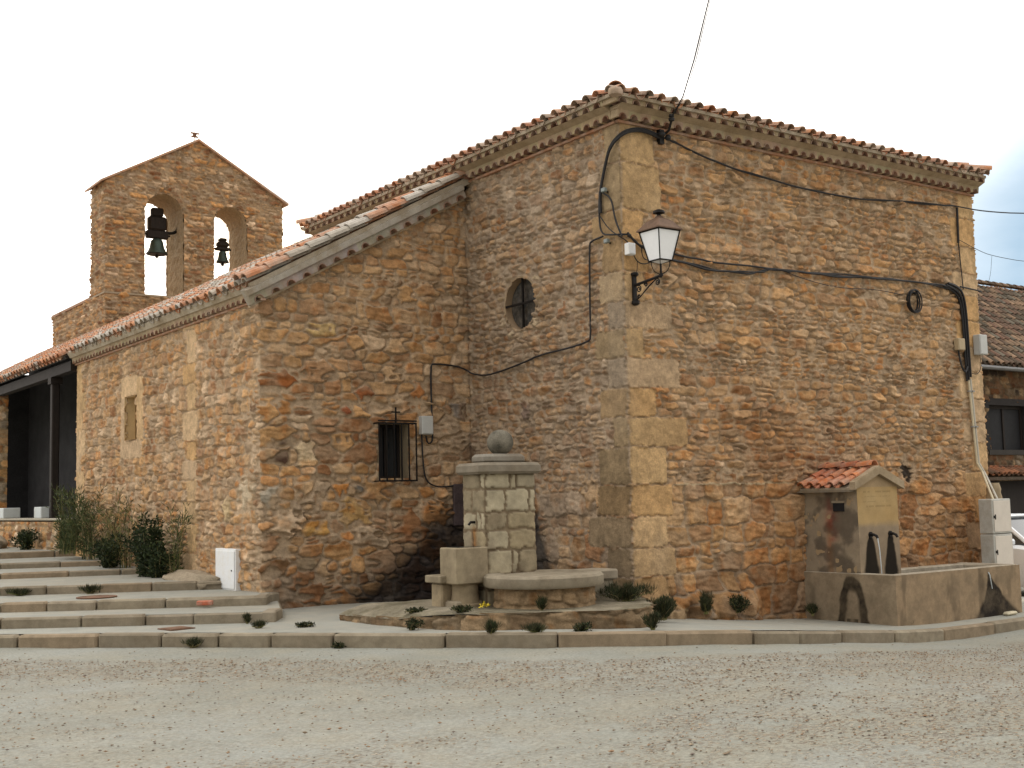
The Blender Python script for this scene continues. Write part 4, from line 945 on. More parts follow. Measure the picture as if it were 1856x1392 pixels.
# clip the rectangular face plate to the gable outline
me = o.data; import bmesh
bm = bmesh.new(); bm.from_mesh(me)
dead = [v for v in bm.verts if v.co.z > 1.635 + (1 - abs(v.co.x - XC) / .45) * .18]
bmesh.ops.delete(bm, geom=dead, context='VERTS'); bm.to_mesh(me); bm.free()
mb = MB(); mb.box(X0 - .02, -.78, 1.42, X0 + .003, -.56, 1.45, (.3, .25, .18)); mb.build('niche_lip', M_ashlar, RF)
mb = MB(); mb.box(X0 - .018, -.77, 1.30, X0 + .0015, -.58, 1.415); mb.build('niche', M_dark, RF)
rs_ = MB(); s_ = .40; ex = .10; ze = 1.64 - ex * s_
for sx in (-1, 1):
    c0 = XC; e_ = c0 + sx * (.45 + ex)
    rs_.ext([(c0, Y0 - .06, 1.82), (e_, Y0 - .06, ze), (e_, Y0 - .06, ze + .11), (c0, Y0 - .06, 1.94)], (0, .10, 0), (.40, .32, .22))
    rs_.ext([(c0, Y0 + .04, 1.82), (e_, Y0 + .04, ze), (e_, Y0 + .04, ze + .03), (c0, Y0 + .04, 1.85)], (0, .96, 0), (.34, .29, .22))
rs_.box(3.20, Y0 + .04, 1.575, 3.33, .0, 1.598, (.22, .19, .15))
rs_.build('gable_slab', M_mortar, RF)
tl = MB(); ORG = [(.58, .19, .075), (.54, .17, .07), (.50, .20, .10), (.60, .22, .09), (.42, .14, .07)]
tile_roof(tl, (XC - .45 - ex - .02, Y0 + .08, ze + .015), (0, 1, 0), (1, 0, s_), .92, .184, lambda u: (.45 + ex) * math.sqrt(1 + s_ * s_), 21, r=.064, row=.30, pal=ORG)
tile_roof(tl, (XC + .45 + ex + .02, Y0 + .08, ze + .015), (0, 1, 0), (-1, 0, s_), .92, .184, lambda u: (.45 + ex) * math.sqrt(1 + s_ * s_), 22, r=.064, row=.30, pal=ORG)
cap_row(tl, (XC, Y0 + .02, 1.915), (XC, -.0, 1.915), .085, ORG, 9, step=.28)
tl.build('roof_tiles', M_tile, RF)
for sx in (3.58, 4.02):
    mb = MB(); mb.tube([(sx, Y0 + .01, .955), (sx, Y0 - .06, .965), (sx + .01, Y0 - .10, .945), (sx + .01, Y0 - .115, .915)], .02, 8); mb.tube([(sx, Y0 + .0, .96), (sx, Y0 - .015, .96)], .045, 10); mb.build('spout', M_iron, RF)
M_stream = mat('running_water', (.55, .6, .62), .1, 0, var=.2, bump=0, attr=False, spec=.8)
mb = MB(); mb.tube([(3.59, Y0 - .115, .915), (3.595, Y0 - .135, .75), (3.60, Y0 - .15, .36)], [.009, .008, .006], 6); mb.build('water_jet', M_stream, RF)
# trough
TX0, TX1, TY0, TY1, TZ0, TZ1 = 3.27, 6.22, -1.62, -.02, -.32, .435
TR = thing('water_trough', 'long grey stone water trough with black algae stains, in front of the roofed fountain', 'trough', ((TX0 + TX1) / 2, TY0, -.28))
mb = MB(); cc = (.40, .35, .27)
mb.box(TX0 + .006, Y0 - .010, TZ0, 3.326, TY1, TZ1, cc, .008); mb.box(TX0 + .006, TY0 + .006, TZ0, TX0 + .16, Y0 - .012, TZ1, cc, .015); mb.box(TX0 + .161, TY0 + .006, TZ0, TX1 - .16, TY0 + .17, TZ1, cc, .015)
mb.box(TX1 - .159, TY0 + .006, TZ0, TX1, -.62, TZ1 + .0, cc, .03); mb.box(4.25, -.79, TZ0, TX1 - .161, -.62, TZ1 - .01, cc, .015)
mb.box(TX0 + .162, TY0 + .171, -.3, TX1 - .162, Y0 - .01, -.05, cc)
mb.build('basin_walls', M_granite, TR)
mb = MB(); mb.box(TX0 + .163, TY0 + .172, .27, TX1 - .163, Y0 - .012, .30); mb.build('water', M_water, TR)
def ct1(U, W):
    n = fbm(U, W, 3, 711, 5); C = lerpc((.35, .255, .155), (.28, .20, .125), n); x = TX0 + U
    wdt = .04 + np.clip(.62 - W, 0, 1) ** 1.3 * 1.15; dd = x - 5.42 - np.clip(.62 - W, 0, 1) * (.28 + .0 * n)
    d = sst(1.05, .75, np.abs(dd + (n - .5) * .22) / wdt) * (W < .66); C = C * (1 - d[..., None] * .93)
    d = sst(.5, .72, fbm(U * 2, W * .7, 3, 717, 4)) * .35 + np.exp(-((x - 5.25) / .12) ** 2) * .25 * sst(.2, .5, n); C = C * (1 - d[..., None])
    return C
def ct2(U, W):
    n = fbm(U, W, 4, 731, 5); C = lerpc((.33, .26, .175), (.27, .21, .14), n)
    cu_ = U - .86; rr_ = np.sqrt((cu_ / (.17 + (.68 - W) * .16)) ** 2 + (np.clip(W - .38, 0, 9) / .31) ** 2)
    d = (sst(.35, .62, rr_ + (n - .5) * .4) * sst(1.12, .98, rr_ + (n - .5) * .5)) * (np.abs(cu_) < .4)
    inner = sst(.34, .3, np.abs(cu_) / .3 + (n - .5) * .3) * sst(.38, .34, W) * sst(.12, .2, np.abs(cu_ + .02) + .14 * (W < .12))
    d = np.clip(d * 1.0 + inner * .9, 0, 1); C = C * (1 - d[..., None] * .92)
    e_ = np.exp(-((U - .16) / .05) ** 2) * .4 * sst(.65, .5, W); C = C * (1 - e_[..., None])
    return C
plate('front', (TX0, TY0, TZ0), (1, 0, 0), (0, 0, 1), TX1 - TX0, .748, .014, ct1, M_granite, TR)
plate('end', (TX0, TY1, TZ0), (0, -1, 0), (0, 0, 1), 1.60, .746, .014, ct2, M_granite, TR)
mb = MB(); mb.tube([(5.41, TY0 - .005, .36), (5.42, TY0 - .02, .32), (5.46, TY0 - .022, .12)], [.01, .009, .006], 6); mb.build('trickle', M_stream, TR)
# ------------------------------------------------------------------ cabinet, post, boxes, pipes
UC = thing('utility_cabinet', 'pale grey two-part electrical cabinet standing beyond the trough end', 'cabinet', (7.28, -.58, -.28))
mb = MB(); mb.box(7.03, -.70, -.3, 7.55, -.44, .28, (.42, .40, .36), .01); mb.build('plinth', M_granite, UC)
for z0_, z1_ in ((.285, .835), (.845, 1.40)):
    mb = MB(); mb.box(7.03, -.70, z0_, 7.55, -.45, z1_, bev=.012); q = mb.build('box', M_grey, UC)
    mb = MB(); mb.box(7.06, -.709, z0_ + .03, 7.52, -.702, z1_ - .03, bev=.004); q2 = mb.build('door', mat('cabinet_door', (.64, .58, .50), .5, 0, var=.06, bump=.05, attr=False), q)
    mb = MB(); mb.box(7.08, -.716, (z0_ + z1_) / 2 - .05, 7.10, -.710, (z0_ + z1_) / 2 + .03); mb.box(7.05, -.718, z0_ + .25, 7.07, -.705, z0_ + .29); mb.build('latch', M_iron, q)
mb = MB(); mb.lathe([(.13, -.3), (.13, 1.42), (.11, 1.50), (.12, 1.56), (.09, 1.66)], 7.72, -.3, 0, 14, (.42, .33, .21)); o = mb.build('stone_post', M_granite, None, smooth=True)
tag(o, 'brown granite post top showing just above the pale electrical cabinet', 'post')
def boxthing(name, label, cat, x0, y0, z0, x1, y1, z1, m_, face, lid=True):
    T = thing(name, label, cat, ((x0 + x1) / 2, (y0 + y1) / 2, z0))
    mb = MB(); mb.box(x0, y0, z0, x1, y1, z1, bev=.008); mb.build('case', m_, T)
    mb = MB(); e_ = .012
    if face == 'y': mb.box(x0 + e_, y0 - .006, z0 + e_, x1 - e_, y0 - .0015, z1 - e_, bev=.003)
    else: mb.box(x0 - .006, y0 + e_, z0 + e_, x0 - .0015, y1 - e_, z1 - e_, bev=.003)
    mb.build('cover', m_, T); return T
M_box = mat('box_plastic', (.50, .51, .49), .5, 0, var=.06, bump=.05, attr=False)
boxthing('junction_box', 'larger pale grey junction box high at the right end of the wall', 'junction box', 7.80, -.16, 3.84, 8.02, -.03, 4.18, M_box, 'y')
boxthing('junction_box', 'small tan junction box left of the thick cable drop at the wall end', 'junction box', 7.25, -.12, 3.89, 7.44, -.03, 4.09, mat('tan_plastic', (.44, .35, .22), .6, 0, var=.1, bump=.1, attr=False), 'y')
boxthing('junction_box', 'small white box under the cables just left of the lantern', 'junction box', -.0, -.13, 4.80, .12, -.03, 4.96, M_white, 'y')
boxthing('junction_box', 'white meter box on the wall just right of the barred window', 'junction box', -.99, 3.60, 2.60, -.79, 3.71, 2.88, M_box, 'y')
D = thing('meter_door', 'white metal service door low in the aisle side wall near the steps', 'service door', (-3.6, 4.82, .34))
mb = MB(); mb.box(-3.635, 4.45, .35, -3.52, 5.20, .97, bev=.006); mb.build('frame', M_white, D)
mb = MB(); mb.box(-3.647, 4.48, .40, -3.637, 5.17, .94, bev=.004); dd = mb.build('door', M_white, D)
mb = MB(); mb.tube([(-3.648, 4.56, .66), (-3.657, 4.56, .66)], .012, 8); mb.build('lock', M_iron, dd)
mb = MB(); mb.box(-.40, 3.66, 1.20, -.14, 3.72, 1.84, bev=.01); o = mb.build('wall_panel', mat('aged_board', (.07, .05, .05), .8, 0, var=.4, bump=.3, attr=False)); tag(o, 'dark upright board fixed in the wall corner behind the ball fountain', 'panel')
PP = MB()
for dx, c in ((0, (.60, .52, .36)), (.055, (.50, .47, .40))):
    PP.tube([(7.56 + dx, -.06, 3.42), (7.60 + dx, -.06, 2.9), (7.66 + dx, -.06, 2.0), (7.70 + dx, -.12, 1.85), (7.30 + dx * 2.2, -.55, 1.39)], .019, 8, c)
    for t in (3.2, 2.6): PP.box(7.53 + dx + (3.42 - t) * .06, -.09, t, 7.61 + dx + (3.42 - t) * .06, -.035, t + .02, (.3, .3, .3))
o = PP.build('conduit_pair', mat('cream_pipe', (1, 1, 1), .5, 0, var=.1, bump=.05)); tag(o, 'pair of cream conduit pipes running down the right end of the wall into the cabinet', 'pipe')
# ------------------------------------------------------------------ cables
def sm(pts, it=2):
    P_ = [Vector(p) for p in pts]
    for _ in range(it):
        q = [P_[0]]
        for a, b in zip(P_[:-1], P_[1:]): q += [a.lerp(b, .25), a.lerp(b, .75)]
        q.append(P_[-1]); P_ = q
    return P_
def cable(label, strands, cat='cable', r=.011, it=2, group=None, name='cable'):
    mb = MB()
    for s_ in strands: mb.tube(sm(s_[0] if isinstance(s_, tuple) else s_, it), s_[1] if isinstance(s_, tuple) else r, 6)
    o = mb.build(name, M_cable); tag(o, label, cat, group); return o
def A3(l, y=-.06): return [(x, y, z) for x, z in l]
def wig(l, amp, seed, n=4, y=-.06):
    rr = random.Random(seed); o_ = []
    for (a, b) in zip(l[:-1], l[1:]):
        for k in range(n): t = k / n; o_.append((a[0] + (b[0] - a[0]) * t + rr.uniform(-amp, amp) * .3, y + rr.uniform(-.01, .01), a[1] + (b[1] - a[1]) * t + rr.uniform(-amp, amp)))
    o_.append((l[-1][0], y, l[-1][1])); return o_
bun = [(.05, 5.10), (.26, 4.95), (.86, 4.82), (1.7, 4.73), (2.4, 4.76), (2.85, 4.87), (3.33, 4.87), (4.87, 4.92), (6.86, 4.97), (7.30, 4.93)]
bun2 = [(.05, 5.08), (.3, 4.93), (.91, 4.90), (1.82, 4.85), (2.85, 4.87), (4.2, 4.88), (5.6, 4.96), (7.3, 4.97)]
drop = [(7.30, 4.95), (7.48, 4.86), (7.55, 4.60), (7.56, 4.0), (7.57, 3.42)]
cable('thick black cable bundle sagging behind the lantern and across the whole right wall', [
    (wig(bun, .018, 1), .016), (wig(bun2, .015, 2), .014), (wig(bun[1:], .03, 3, 3), .012), ([(3.0, -.06, 4.88), (3.5, -.06, 4.78), (4.3, -.06, 4.70), (5.2, -.06, 4.76), (5.9, -.06, 4.72)], .006)], name='cable_bundle')
mb = MB()
for k, dx in enumerate((-.055, -.025, .005, .035, .06)):
    mb.tube(sm([(7.10 + dx, -.05 - .02 * (k % 2), 4.99 + dx * .6)] + [(x + dx, -.06 - .02 * (k % 2), z + dx * .8) for x, z in drop]), .019, 6)
mb.tube(sm([(7.32, -.06, 3.90), (7.32, -.1, 3.62), (7.40, -.12, 3.50), (7.52, -.08, 3.62)]), .018, 6)
mb.tube(sm([(7.56, -.06, 3.55), (7.75, -.1, 3.48), (7.9, -.1, 3.62), (7.9, -.08, 3.84)]), .006, 6)
tag(mb.build('cable_drop', M_cable), 'fat bunch of black cables bending down the right end of the wall', 'cable')
up_l = [(.69, 6.52), (.95, 6.50), (1.26, 6.42), (2.13, 6.28), (3.42, 6.18), (4.97, 6.18), (6.0, 6.28), (6.99, 6.34), (7.54, 6.38)]
cable('long black cable sagging just under the eaves of the right wall', [(wig(up_l, .012, 5, 3), .013), (wig(up_l, .012, 6, 3), .010)])
cable('black cable leaving the top right wall corner towards the right', [([(7.54, -.06, 6.38), (8.2, -.12, 6.36), (9.55, -.10, 6.48), (14, -.3, 7.0), (19, -.5, 7.9)], .011)])
cable('thin wire leaving the right wall corner below the heavier cable', [([(7.53, -.06, 5.80), (8.0, -.1, 5.66), (8.4, -.1, 5.60), (9.67, -.07, 5.60), (14, -.2, 5.8), (19, -.4, 6.2)], .005), ([(8.42, -.09, 5.60), (8.38, -.06, 5.2), (8.2, -.04, 4.98)], .003)])
cable('straight dark conduit down the top right corner of the wall', [([(7.54, -.05, 6.36), (7.52, -.05, 5.75)], .022), ([(7.52, -.05, 5.76), (7.58, -.05, 4.95)], .010), ([(7.5, -.05, 4.99), (8.0, -.06, 4.96), (8.12, -.04, 4.95)], .013)], it=0)
mb = MB(); rr = random.Random(4)
for k in range(7):
    r_ = .15 + rr.uniform(-.018, .018); cx_, cz_ = 6.16 + rr.uniform(-.01, .01), 4.63 + rr.uniform(-.01, .01)
    mb.tube([(cx_ + r_ * math.cos(t), -.05 - .012 * k, cz_ + r_ * 1.15 * math.sin(t)) for t in np.linspace(0, 2 * math.pi, 26)], .011, 6)
tag(mb.build('cable_coil', M_cable), 'round coil of spare black cable hung on the upper right of the wall', 'coil')
# corner run: insulator bracket, loop round to side B, drops
WC = thing('wire_bracket', 'black iron cable bracket with insulators under the eaves near the top corner', 'bracket', (.70, -.06, 6.5))
mb = MB(); mb.box(.66, -.10, 6.42, .74, -.03, 6.62); mb.tube([(.70, -.05, 6.50), (.72, -.22, 6.58), (.70, -.30, 6.70)], .018, 6); mb.build('bracket', M_iron, WC)
mb = MB(); mb.lathe([(.02, 0), (.04, .01), (.045, .04), (.025, .055), (.04, .07), (.03, .10)], .70, -.30, 6.68, 12); mb.build('insulator', M_cable, WC); mb = MB(); mb.lathe([(.02, 0), (.05, .02), (.05, .05), (.02, .08)], .66, -.14, 6.50, 12); mb.build('insulator', M_cable, WC); mb = MB(); mb.lathe([(.02, 0), (.04, .02), (.045, .05), (.02, .08)], .78, -.13, 6.47, 12); mb.build('insulator', M_cable, WC)
cable('twisted overhead wire rising from the bracket out over the top of the picture', [([(.70, -.30, 6.74), (.62, -.7, 7.0), (.55, -1.4, 8.4), (.5, -2.4, 10.4)], .010), ([(.71, -.30, 6.74), (.64, -.72, 7.0), (.57, -1.4, 8.4), (.5, -2.4, 10.4)], .005)], it=1)
loop = [(.68, -.08, 6.50), (.45, -.07, 6.56), (.2, -.07, 6.54), (-.03, -.08, 6.44), (-.09, .10, 6.30), (-.06, .25, 6.05), (-.06, .36, 5.75), (-.06, .36, 5.45)]
cable('black cable looping from the bracket round the top corner of the church', [(loop, .024), ([(x - .01, y - .01, z + .03) for x, y, z in loop], .012)], r=.02)
cable('black cables hanging down the church corner above the small white box', [
    ([(-.06, .37, 5.75), (-.06, .40, 5.45), (-.07, .36, 5.15), (-.08, .12, 5.10), (.0, -.07, 5.08), (.10, -.06, 5.08)], .013),
    ([(-.07, .30, 5.72), (-.08, .10, 5.60), (-.07, .06, 5.3), (-.05, -.05, 5.05)], .013), ([(-.07, .36, 5.4), (-.07, .20, 5.2), (-.09, -.02, 5.06), (.05, -.07, 4.98), (.12, -.06, 4.84), (.20, -.06, 4.72), (.34, -.06, 4.70), (.5, -.06, 4.78)], .008),
    ([(.28, -.06, 4.93), (.30, -.06, 4.78), (.42, -.06, 4.76), (.52, -.06, 4.80)], .007), ([(.2, -.06, 4.74), (.2, -.05, 4.6), (.17, -.04, 4.52)], .005)])
def ins(label, x, y, z):
    T = thing('cable_insulator', label, 'insulator', (x, y, z)); mb = MB(); mb.tube([(x + .06, y, z - .02), (x - .02, y, z)], .012, 6); mb.build('pin', M_iron, T)
    mb = MB(); mb.box(x - .07, y - .04, z - .02, x - .01, y + .04, z + .04, bev=.01); mb.build('clamp', mat('pale_porcelain', (.22, .25, .24), .3, 0, var=.1, bump=0, attr=False), T)
ins('pale cable clamp on the church corner high above the lantern', -.05, .24, 5.73); ins('pale cable clamp on the corner level with the lantern glass', -.05, .22, 5.02)
bk = [(-.06, .33, 5.12), (-.06, .60, 5.10), (-.055, .63, 5.02), (-.06, .64, 4.6), (-.055, .66, 4.2), (-.06, .655, 3.76), (-.06, .72, 3.72), (-.055, 1.17, 3.68), (-.06, 1.82, 3.66), (-.055, 2.3, 3.58), (-.06, 3.0, 3.50), (-.06, 3.3, 3.50), (-.06, 3.62, 3.56), (-.10, 3.68, 3.62), (-.3, 3.69, 3.68), (-.72, 3.69, 3.70), (-.765, 3.69, 3.65), (-.765, 3.69, 3.1), (-.75, 3.69, 2.6), (-.77, 3.68, 2.48), (-.86, 3.67, 2.46), (-.89, 3.66, 2.58)]
cable('thin black cable stepping down the shaded wall from the corner to the white meter box', [(bk, .014)], it=1)
cable('thin grey cable curving from below the meter box to the dark board', [([(-.95, 3.69, 2.6), (-.93, 3.69, 2.1), (-.88, 3.69, 1.88), (-.7, 3.69, 1.80), (-.5, 3.69, 1.80), (-.38, 3.68, 1.82)], .012)])
# ------------------------------------------------------------------ lantern
LT = thing('wall_lantern', 'four-sided black wall lantern with white glass on a scrolled bracket at the corner', 'lantern', (.15, 0, 4.35))
lx, ly = .14, -.58
mb = MB(); mb.box(.115, -.06, 4.17, .185, -.02, 4.55, bev=.01); mb.lathe([(.03, 0), (.055, .02), (.05, .05), (.02, .06)], .15, -.055, 4.52, 12); mb.lathe([(.03, 0), (.055, .02), (.055, .06), (.02, .08)], .15, -.055, 4.13, 12)
mb.build('wall_plate', M_iron, LT)
mb = MB(); mb.tube([(.15, -.05, 4.40), (.145, -.58, 4.45)], .020, 8); mb.tube(sm([(.15, -.05, 4.20), (.15, -.14, 4.22), (.148, -.30, 4.33), (.145, -.48, 4.42)]), .009, 6)
def scroll(cy_, cz_, r_, d0, turns=1.5, s=1):
    return [(.148, cy_ + s * r_ * (1 - t * .75) * math.cos(d0 + t * turns * 6.28), cz_ + r_ * (1 - t * .75) * math.sin(d0 + t * turns * 6.28)) for t in np.linspace(0, 1, 22)]
mb.tube(scroll(-.13, 4.34, .05, 1.2), .008, 5); mb.tube(scroll(-.27, 4.38, .035, 0), .008, 5); mb.tube(scroll(-.50, 4.375, .045, 1.5), .009, 5); mb.tube(scroll(-.13, 4.24, .03, -1), .007, 5)
mb.tube([(lx, ly, 4.42), (lx, ly, 4.63)], .014, 8); mb.lathe([(.0, 0), (.03, .01), (.03, .04), (.015, .05)], lx, ly, 4.43, 10)
for sx, sy in ((1, 1), (1, -1), (-1, 1), (-1, -1)):
    mb.tube(sm([(lx + sx * .012, ly + sy * .012, 4.47), (lx + sx * .06, ly + sy * .06, 4.50), (lx + sx * .085, ly + sy * .085, 4.58), (lx + sx * .085, ly + sy * .085, 4.64)]), .006, 5)
mb.build('bracket', M_iron, LT)
hb, ht, zb, zt = .108, .188, 4.64, 5.03
mb = MB()
for sx, sy in ((1, 1), (1, -1), (-1, 1), (-1, -1)): mb.tube([(lx + sx * hb, ly + sy * hb, zb), (lx + sx * ht, ly + sy * ht, zt)], .011, 4)
for h_, z_ in ((hb, zb), (ht, zt)):
    for a, b in (((-1, -1), (1, -1)), ((1, -1), (1, 1)), ((1, 1), (-1, 1)), ((-1, 1), (-1, -1))): mb.tube([(lx + a[0] * h_, ly + a[1] * h_, z_), (lx + b[0] * h_, ly + b[1] * h_, z_)], .011, 4)
mb.build('frame', M_iron, LT)
for a, b in (((-1, -1), (1, -1)), ((1, -1), (1, 1)), ((1, 1), (-1, 1)), ((-1, 1), (-1, -1))):
    mb = MB(); g_ = .97; pts = [(lx + a[0] * hb * g_, ly + a[1] * hb * g_, zb), (lx + b[0] * hb * g_, ly + b[1] * hb * g_, zb), (lx + b[0] * ht * g_, ly + b[1] * ht * g_, zt), (lx + a[0] * ht * g_, ly + a[1] * ht * g_, zt)]
    nn_ = (Vector(pts[1]) - Vector(pts[0])).cross(Vector(pts[3]) - Vector(pts[0])).normalized() * -.004; mb.ext(pts, nn_); mb.build('pane', M_opal, LT)
mb = MB(); mb.add([(lx + x * hb * .95, ly + y * hb * .95, zb + .004) for x, y in ((-1, -1), (1, -1), (1, 1), (-1, 1))] + [(lx, ly, 4.60)], [(0, 1, 4), (1, 2, 4), (2, 3, 4), (3, 0, 4)]); mb.build('bottom_pane', M_opal, LT)
mb = MB(); lv = [(.215, 5.035), (.215, 5.05), (.17, 5.10), (.13, 5.155), (.085, 5.19), (.04, 5.215), (.028, 5.24)]
vs = [(lx + sx * h_, ly + sy * h_, z_) for h_, z_ in lv for sx, sy in ((-1, -1), (1, -1), (1, 1), (-1, 1))]
fs = [(i * 4 + k, i * 4 + (k + 1) % 4, i * 4 + 4 + (k + 1) % 4, i * 4 + 4 + k) for i in range(len(lv) - 1) for k in range(4)] + [(3, 2, 1, 0)]
mb.add(vs, fs, (1, 1, 1)); mb.build('hood', mat('rusted_copper', (.14, .085, .055), .6, .3, var=.3, bump=.2, attr=False), LT)
mb = MB(); mb.lathe([(.03, 5.235), (.025, 5.26), (.08, 5.275), (.075, 5.305), (.03, 5.325), (.0, 5.33)], lx, ly, 0, 16); mb.build('finial', M_iron, LT)
# ------------------------------------------------------------------ bells
def bell(label, x, z_rim, R_, H_, stock, group='bells in the gable'):
    T = thing('bell', label, 'bell', (x, 20.6, z_rim), group=group)
    prof = [(R_, 0), (R_ * .98, .03 * H_), (R_ * .80, .2 * H_), (R_ * .66, .45 * H_), (R_ * .60, .7 * H_), (R_ * .52, .88 * H_), (R_ * .25, H_)]
    inner = [(R_ * .92, .0), (R_ * .72, .2 * H_), (R_ * .5, .8 * H_)]
    mb = MB(); mb.lathe(prof, x, 20.6, z_rim, 28)
    mb.build('bell_body', M_bronze, T, smooth=True)
    mb = MB(); mb.lathe([(R_ * .93, -.012), (R_ * .9, -.004)], x, 20.6, z_rim, 28); mb.build('mouth', M_dark, T)
    mb = MB(); mb.tube([(x, 20.6, z_rim + .1), (x, 20.6, z_rim - .05)], .02, 6); mb.lathe([(.0, 0), (.05, .03), (.05, .08), (.0, .11)], x, 20.6, z_rim - .12, 10); mb.build('clapper', M_iron, T)
    mb = MB(); zs = z_rim + H_; w_, h_ = stock
    mb.box(x - w_, 20.5, zs, x + w_, 20.7, zs + h_ * .25, bev=.02); mb.box(x - w_ * .85, 20.48, zs + h_ * .25, x + w_ * .85, 20.72, zs + h_ * .72, bev=.05); mb.box(x - w_ * .55, 20.5, zs + h_ * .72, x + w_ * .55, 20.7, zs + h_, bev=.03)
    mb.tube([(x - w_ * 1.25, 20.6, zs + h_ * .12), (x + w_ * 1.25, 20.6, zs + h_ * .12)], .03, 8); mb.build('headstock', M_wood, T)
    return T
b1_ = bell('large greenish bronze bell with a tall dark headstock in the left arch of the gable', .86, 8.60, .30, .44, (.30, .86))
mb = MB(); mb.tube(sm([(1.0, 20.6, 9.25), (1.25, 20.55, 9.2), (1.42, 20.5, 9.3), (1.44, 20.5, 9.5)]), .045, 6); mb.build('striker_arm', M_iron, b1_)
bell('smaller bronze bell in the right arch of the gable', 2.78, 8.55, .19, .34, (.20, .36))
WV = thing('weather_vane', 'tiny iron ornament on the very top of the bell gable', 'finial', (1.95, 20.6, 11.85))
mb = MB(); mb.tube([(1.95, 20.6, 11.8), (1.95, 20.6, 12.25)], .012, 6); mb.build('rod', M_iron, WV)
mb = MB(); mb.box(1.85, 20.58, 12.10, 2.05, 20.62, 12.14); mb.box(1.83, 20.58, 12.2, 2.08, 20.62, 12.24); mb.box(1.9, 20.58, 12.14, 2.0, 20.62, 12.2); mb.build('cross', M_cast, WV)
# ------------------------------------------------------------------ blocks on the porch parapet, rocks, covers
for (y, lab, g_) in ((14.26, 'pale concrete block on the porch parapet nearest the church wall', None), (17.5, 'pale concrete block on the porch parapet at the far left', None)):
    T = thing('concrete_block', lab, 'block', (-3.55, y, 1.42), group='blocks on the porch parapet')
    mb = MB(); mb.box(-3.80, y, 1.422, -3.42, y + .55, 1.66, (.62, .66, .66), .012)
    mb.build('block', M_concrete, T)
def put_rock(label, x, y, z, sx, sy, sz, c, seed, cat='rock', name='rock', rough=.7):
    rr = random.Random(seed); import bmesh as b_
    me = bpy.data.meshes.new(name); bm = b_.new(); b_.ops.create_icosphere(bm, subdivisions=3, radius=1)
    for v in bm.verts:
        k = 1 + (float(fbm(np.array([v.co.x + v.co.z * 2.1]), np.array([v.co.y - v.co.z * 1.3]), 1.6, seed, 3)[0]) - .5) * rough
        v.co = Vector((v.co.x * sx * k, v.co.y * sy * k, v.co.z * sz * k))
    bm.to_mesh(me); bm.free(); me.shade_smooth()
    a = me.color_attributes.new('Col', 'FLOAT_COLOR', 'POINT'); a.data.foreach_set('color', np.tile(np.array((*c, 1), 'f'), len(me.vertices)))
    me.materials.append(M_wall); o = bpy.data.objects.new(name, me); COL.objects.link(o); o.location = (x, y, z); return tag(o, label, cat)
put_rock('low hump of old mortar at the wall foot left of the white service door', -3.75, 5.85, .46, .32, .95, .17, (.34, .28, .20), 1, 'mortar hump', 'mortar_hump')
put_rock('boulder at the top of the steps in front of the porch parapet', -4.3, 16.4, .88, .30, .75, .24, (.36, .30, .22), 2)
put_rock('flat pale stone block lying at the far left end of the porch steps', -4.5, 18.4, .9, .4, .8, .26, (.52, .44, .33), 5)
mb = MB(); mb.lathe([(.27, 0), (.27, .012), (.24, .014), (.235, .008), (.0, .008)], -5.46, 4.9, .386, 32); tag(mb.build('manhole_cover', M_cast), 'round rusty manhole cover set in the second step tread', 'manhole cover')
mb = MB(); mb.box(-.16, -.16, 0, .16, .16, .012, M=Matrix.Translation((-5.33, 2.2, .142)) @ Matrix.Rotation(R(10), 4, 'Z')); mb.box(-.13, -.13, .012, .13, .13, .016, M=Matrix.Translation((-5.33, 2.2, .142)) @ Matrix.Rotation(R(10), 4, 'Z')); tag(mb.build('access_cover', M_cast), 'small square rusty cover in the lowest pavement left of the church corner', 'cover')
mb = MB(); mb.box(-.10, -.05, 0, .1, .05, .06, (.45, .13, .07), .01, Matrix.Translation((-4.52, 3.36, .30)) @ Matrix.Rotation(R(-35), 4, 'Z')); tag(mb.build('brick_piece', M_tile), 'broken red brick piece against the riser near the church corner', 'brick')
mb = MB(); mb.box(-.14, -.05, 0, .14, .05, .05, (.56, .50, .36), .02, Matrix.Translation((5.75, -1.72, -.275)) @ Matrix.Rotation(R(5), 4, 'Z')); tag(mb.build('loose_stone', M_granite), 'small pale stone lying below the trough near its right end', 'stone')
